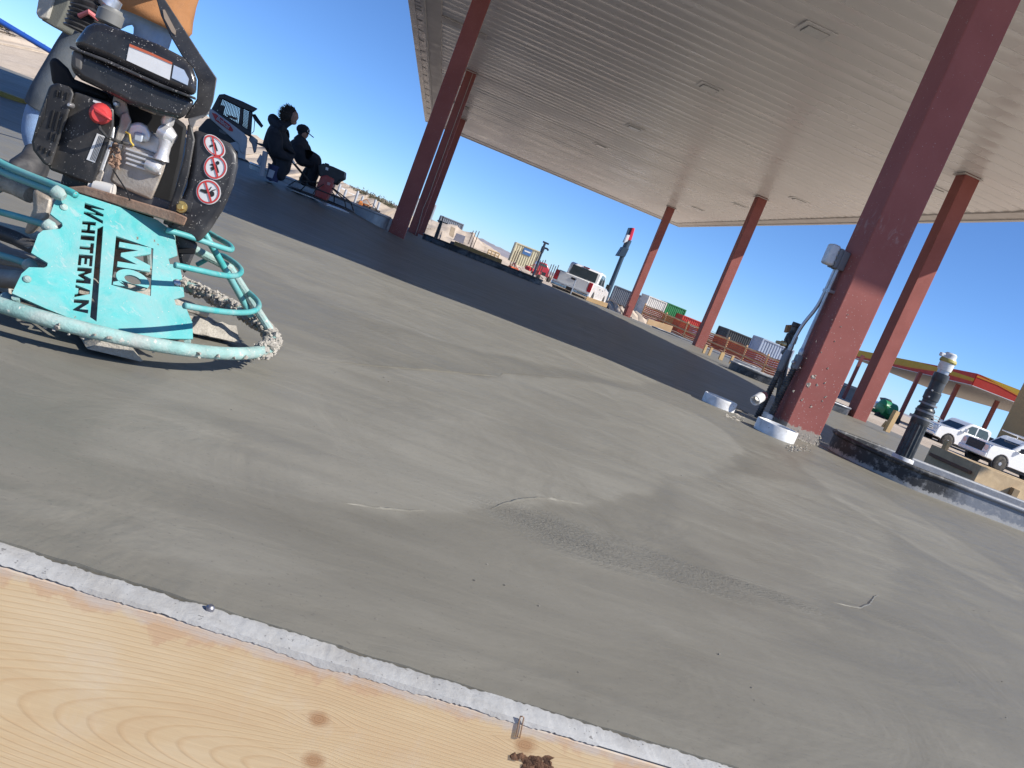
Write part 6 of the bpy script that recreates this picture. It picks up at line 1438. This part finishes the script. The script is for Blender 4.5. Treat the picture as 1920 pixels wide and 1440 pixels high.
# ---- tall roadside sign
sg = thing('pylon_sign', W(1137, 560, 150), 'tall roadside pylon with a red topped sign beyond the pickup', 'sign')
NAVY = mat('sign_navy', (.02, .045, .075), .5)
MB().lathe(W(1133, 566, 150), W(1172, 468, 150), [(0, .5), (1, .42)], 16).build('pole', NAVY, sg)
MB().prism(outline([(1168, 463), (1180, 466), (1172, 482), (1157, 480)], 149), (0, 2.0, 0)).build('lower_cabinet', NAVY, sg, bev=.1)
MB().lathe(W(1171, 468, 150), W(1179, 450, 150), [(0, .6), (1, .6)], 12).build('neck', NAVY, sg)
MB().prism(outline([(1186, 427), (1191, 428), (1184, 451), (1178, 450)], 149), (0, 1.4, 0)).build('red_face', mat('sign_red', (.62, .03, .06), .4), sg, bev=.1)
MB().prism(outline([(1182, 427), (1186, 427), (1179, 449), (1171, 455), (1176, 444)], 149.4), (0, 2.0, 0)).build('cabinet_side', NAVY, sg, bev=.1)
MB().prism(outline([(1176, 440), (1181, 441), (1177, 452), (1170, 456)], 148.6), (0, .8, 0)).build('white_panel', WHT, sg, bev=.05)
# ---- green tank trailer, lift with a worker, portable toilets
gt = thing('green_tank_trailer', W(1665, 785, 52), 'green spray tank trailer under the second canopy', 'tank trailer')
GRN = mat('tank_green', (.02, .20, .07), .4, var=.15, scale=2)
MB().lathe(W(1648, 762, 52), W(1676, 775, 52), [(0, .35), (.12, .62), (.88, .62), (1, .35)], 22).build('tank', GRN, gt)
MB().prism(outline([(1662, 760), (1672, 764), (1681, 772), (1676, 783), (1664, 776)], 51.2), (0, 1.0, 0)).build('cab_housing', GRN, gt, bev=.05)
MB().prism(outline([(1660, 749), (1672, 750), (1674, 756), (1663, 757)], 52), (0, .8, 0)).build('engine', BK2, gt, bev=.05)
MB().prism(outline([(1642, 755), (1656, 756), (1652, 768), (1640, 764)], 52.5), (0, .9, 0)).build('white_tote', WPAINT, gt, bev=.03)
MB().prism(outline([(1636, 764), (1660, 776), (1688, 780), (1686, 785), (1658, 782), (1635, 769)], 52), (0, 1.0, 0)).build('frame', GRN, gt, bev=.02)
for p in ((1650, 783), (1680, 789)):
    c = W(*p, 51.6); MB().lathe(c, c+Vector((0, .3, 0)), [(0, .25), (.2, .38), (.8, .38), (1, .25)], 16).build('wheel', TYRE, gt)
lf = thing('scissor_lift', W(1745, 780, 60), 'grey work platform with railings behind the nearer canopy column', 'work platform')
for (a, b) in (((1726, 769), (1726, 782)), ((1738, 774), (1738, 786)), ((1750, 778), (1750, 790)), ((1762, 783), (1762, 795))): MB().tube([W(*a, 60), W(*b, 60)], .04, 6).build('rail_post', GALV, lf)
for (a, b) in (((1726, 769), (1762, 783)), ((1726, 776), (1762, 789))): MB().tube([W(*a, 60), W(*b, 60)], .035, 6).build('rail', GALV, lf)
MB().prism(outline([(1722, 780), (1764, 795), (1762, 800), (1720, 785)], 60), (0, 1.2, 0)).build('deck', GREYB, lf, bev=.02)
YA = 60.4
pC = thing('person', W(1745, 785, 60.4), 'distant dark silhouetted person standing on the work platform', 'person')
J = {'p': (Z(1745, 777), .17), 'w': (Z(1747, 772), .19), 'c': (Z(1749, 768), .2), 'n': (Z(1749.5, 765.5), .08), 'h': (Z(1750, 763), .13), 'k1': (Z(1743, 783), .10), 'a1': (Z(1741, 789), .08), 'k2': (Z(1748, 784), .10), 'a2': (Z(1746, 790), .08), 'e1': (Z(1742, 768), .09), 'w1': (Z(1737, 767), .07), 'e2': (Z(1752, 774), .09), 'w2': (Z(1748, 777), .07)}
skin_body('body', J, [('p', 'w'), ('w', 'c'), ('c', 'n'), ('n', 'h'), ('p', 'k1'), ('k1', 'a1'), ('p', 'k2'), ('k2', 'a2'), ('c', 'e1'), ('e1', 'w1'), ('c', 'e2'), ('e2', 'w2')], DARKJ, pC)
sh = thing('grey_shed', W(1605, 745, 95), 'low grey metal shed seen left of the second column under the striped canopy', 'shed')
MB().prism(outline([(1560, 712), (1570, 716), (1614, 732), (1604, 760), (1556, 738)], 95), (0, 6, 0)).build('wall', mat('shed_grey', (.26, .28, .30), .6), sh)
MB().prism(outline([(1559, 709), (1570, 713), (1616, 730), (1614, 734), (1568, 718), (1558, 714)], 94.5), (0, 7, 0)).build('roof', mat('shed_roof', (.34, .36, .38), .5), sh)
# portable tanks at the fence
tt = thing('portable_toilet', W(1302, 615, 70), 'small white and blue portable toilet at the fence left of the middle right column', 'toilet')
MB().prism(outline([(1300, 616), (1307, 618), (1304, 632), (1296, 629)], 70), (0, 1.1, 0)).build('booth', mat('booth_blue', (.25, .34, .55), .5), tt, bev=.03)
MB().prism(outline([(1302, 612), (1308, 613), (1308, 618), (1300, 616)], 69.95), (0, 1.2, 0)).build('roof', WPAINT, tt, bev=.03)
# overhead wire on the far skyline
o = MB().tube([W(1260, 592, 160), W(1300, 606, 160), W(1360, 632, 160), W(1450, 664, 160)], .03, 5).build('overhead_wire', BK2); tag(o, 'faint overhead wire across the sky between the right-hand columns', 'wire')
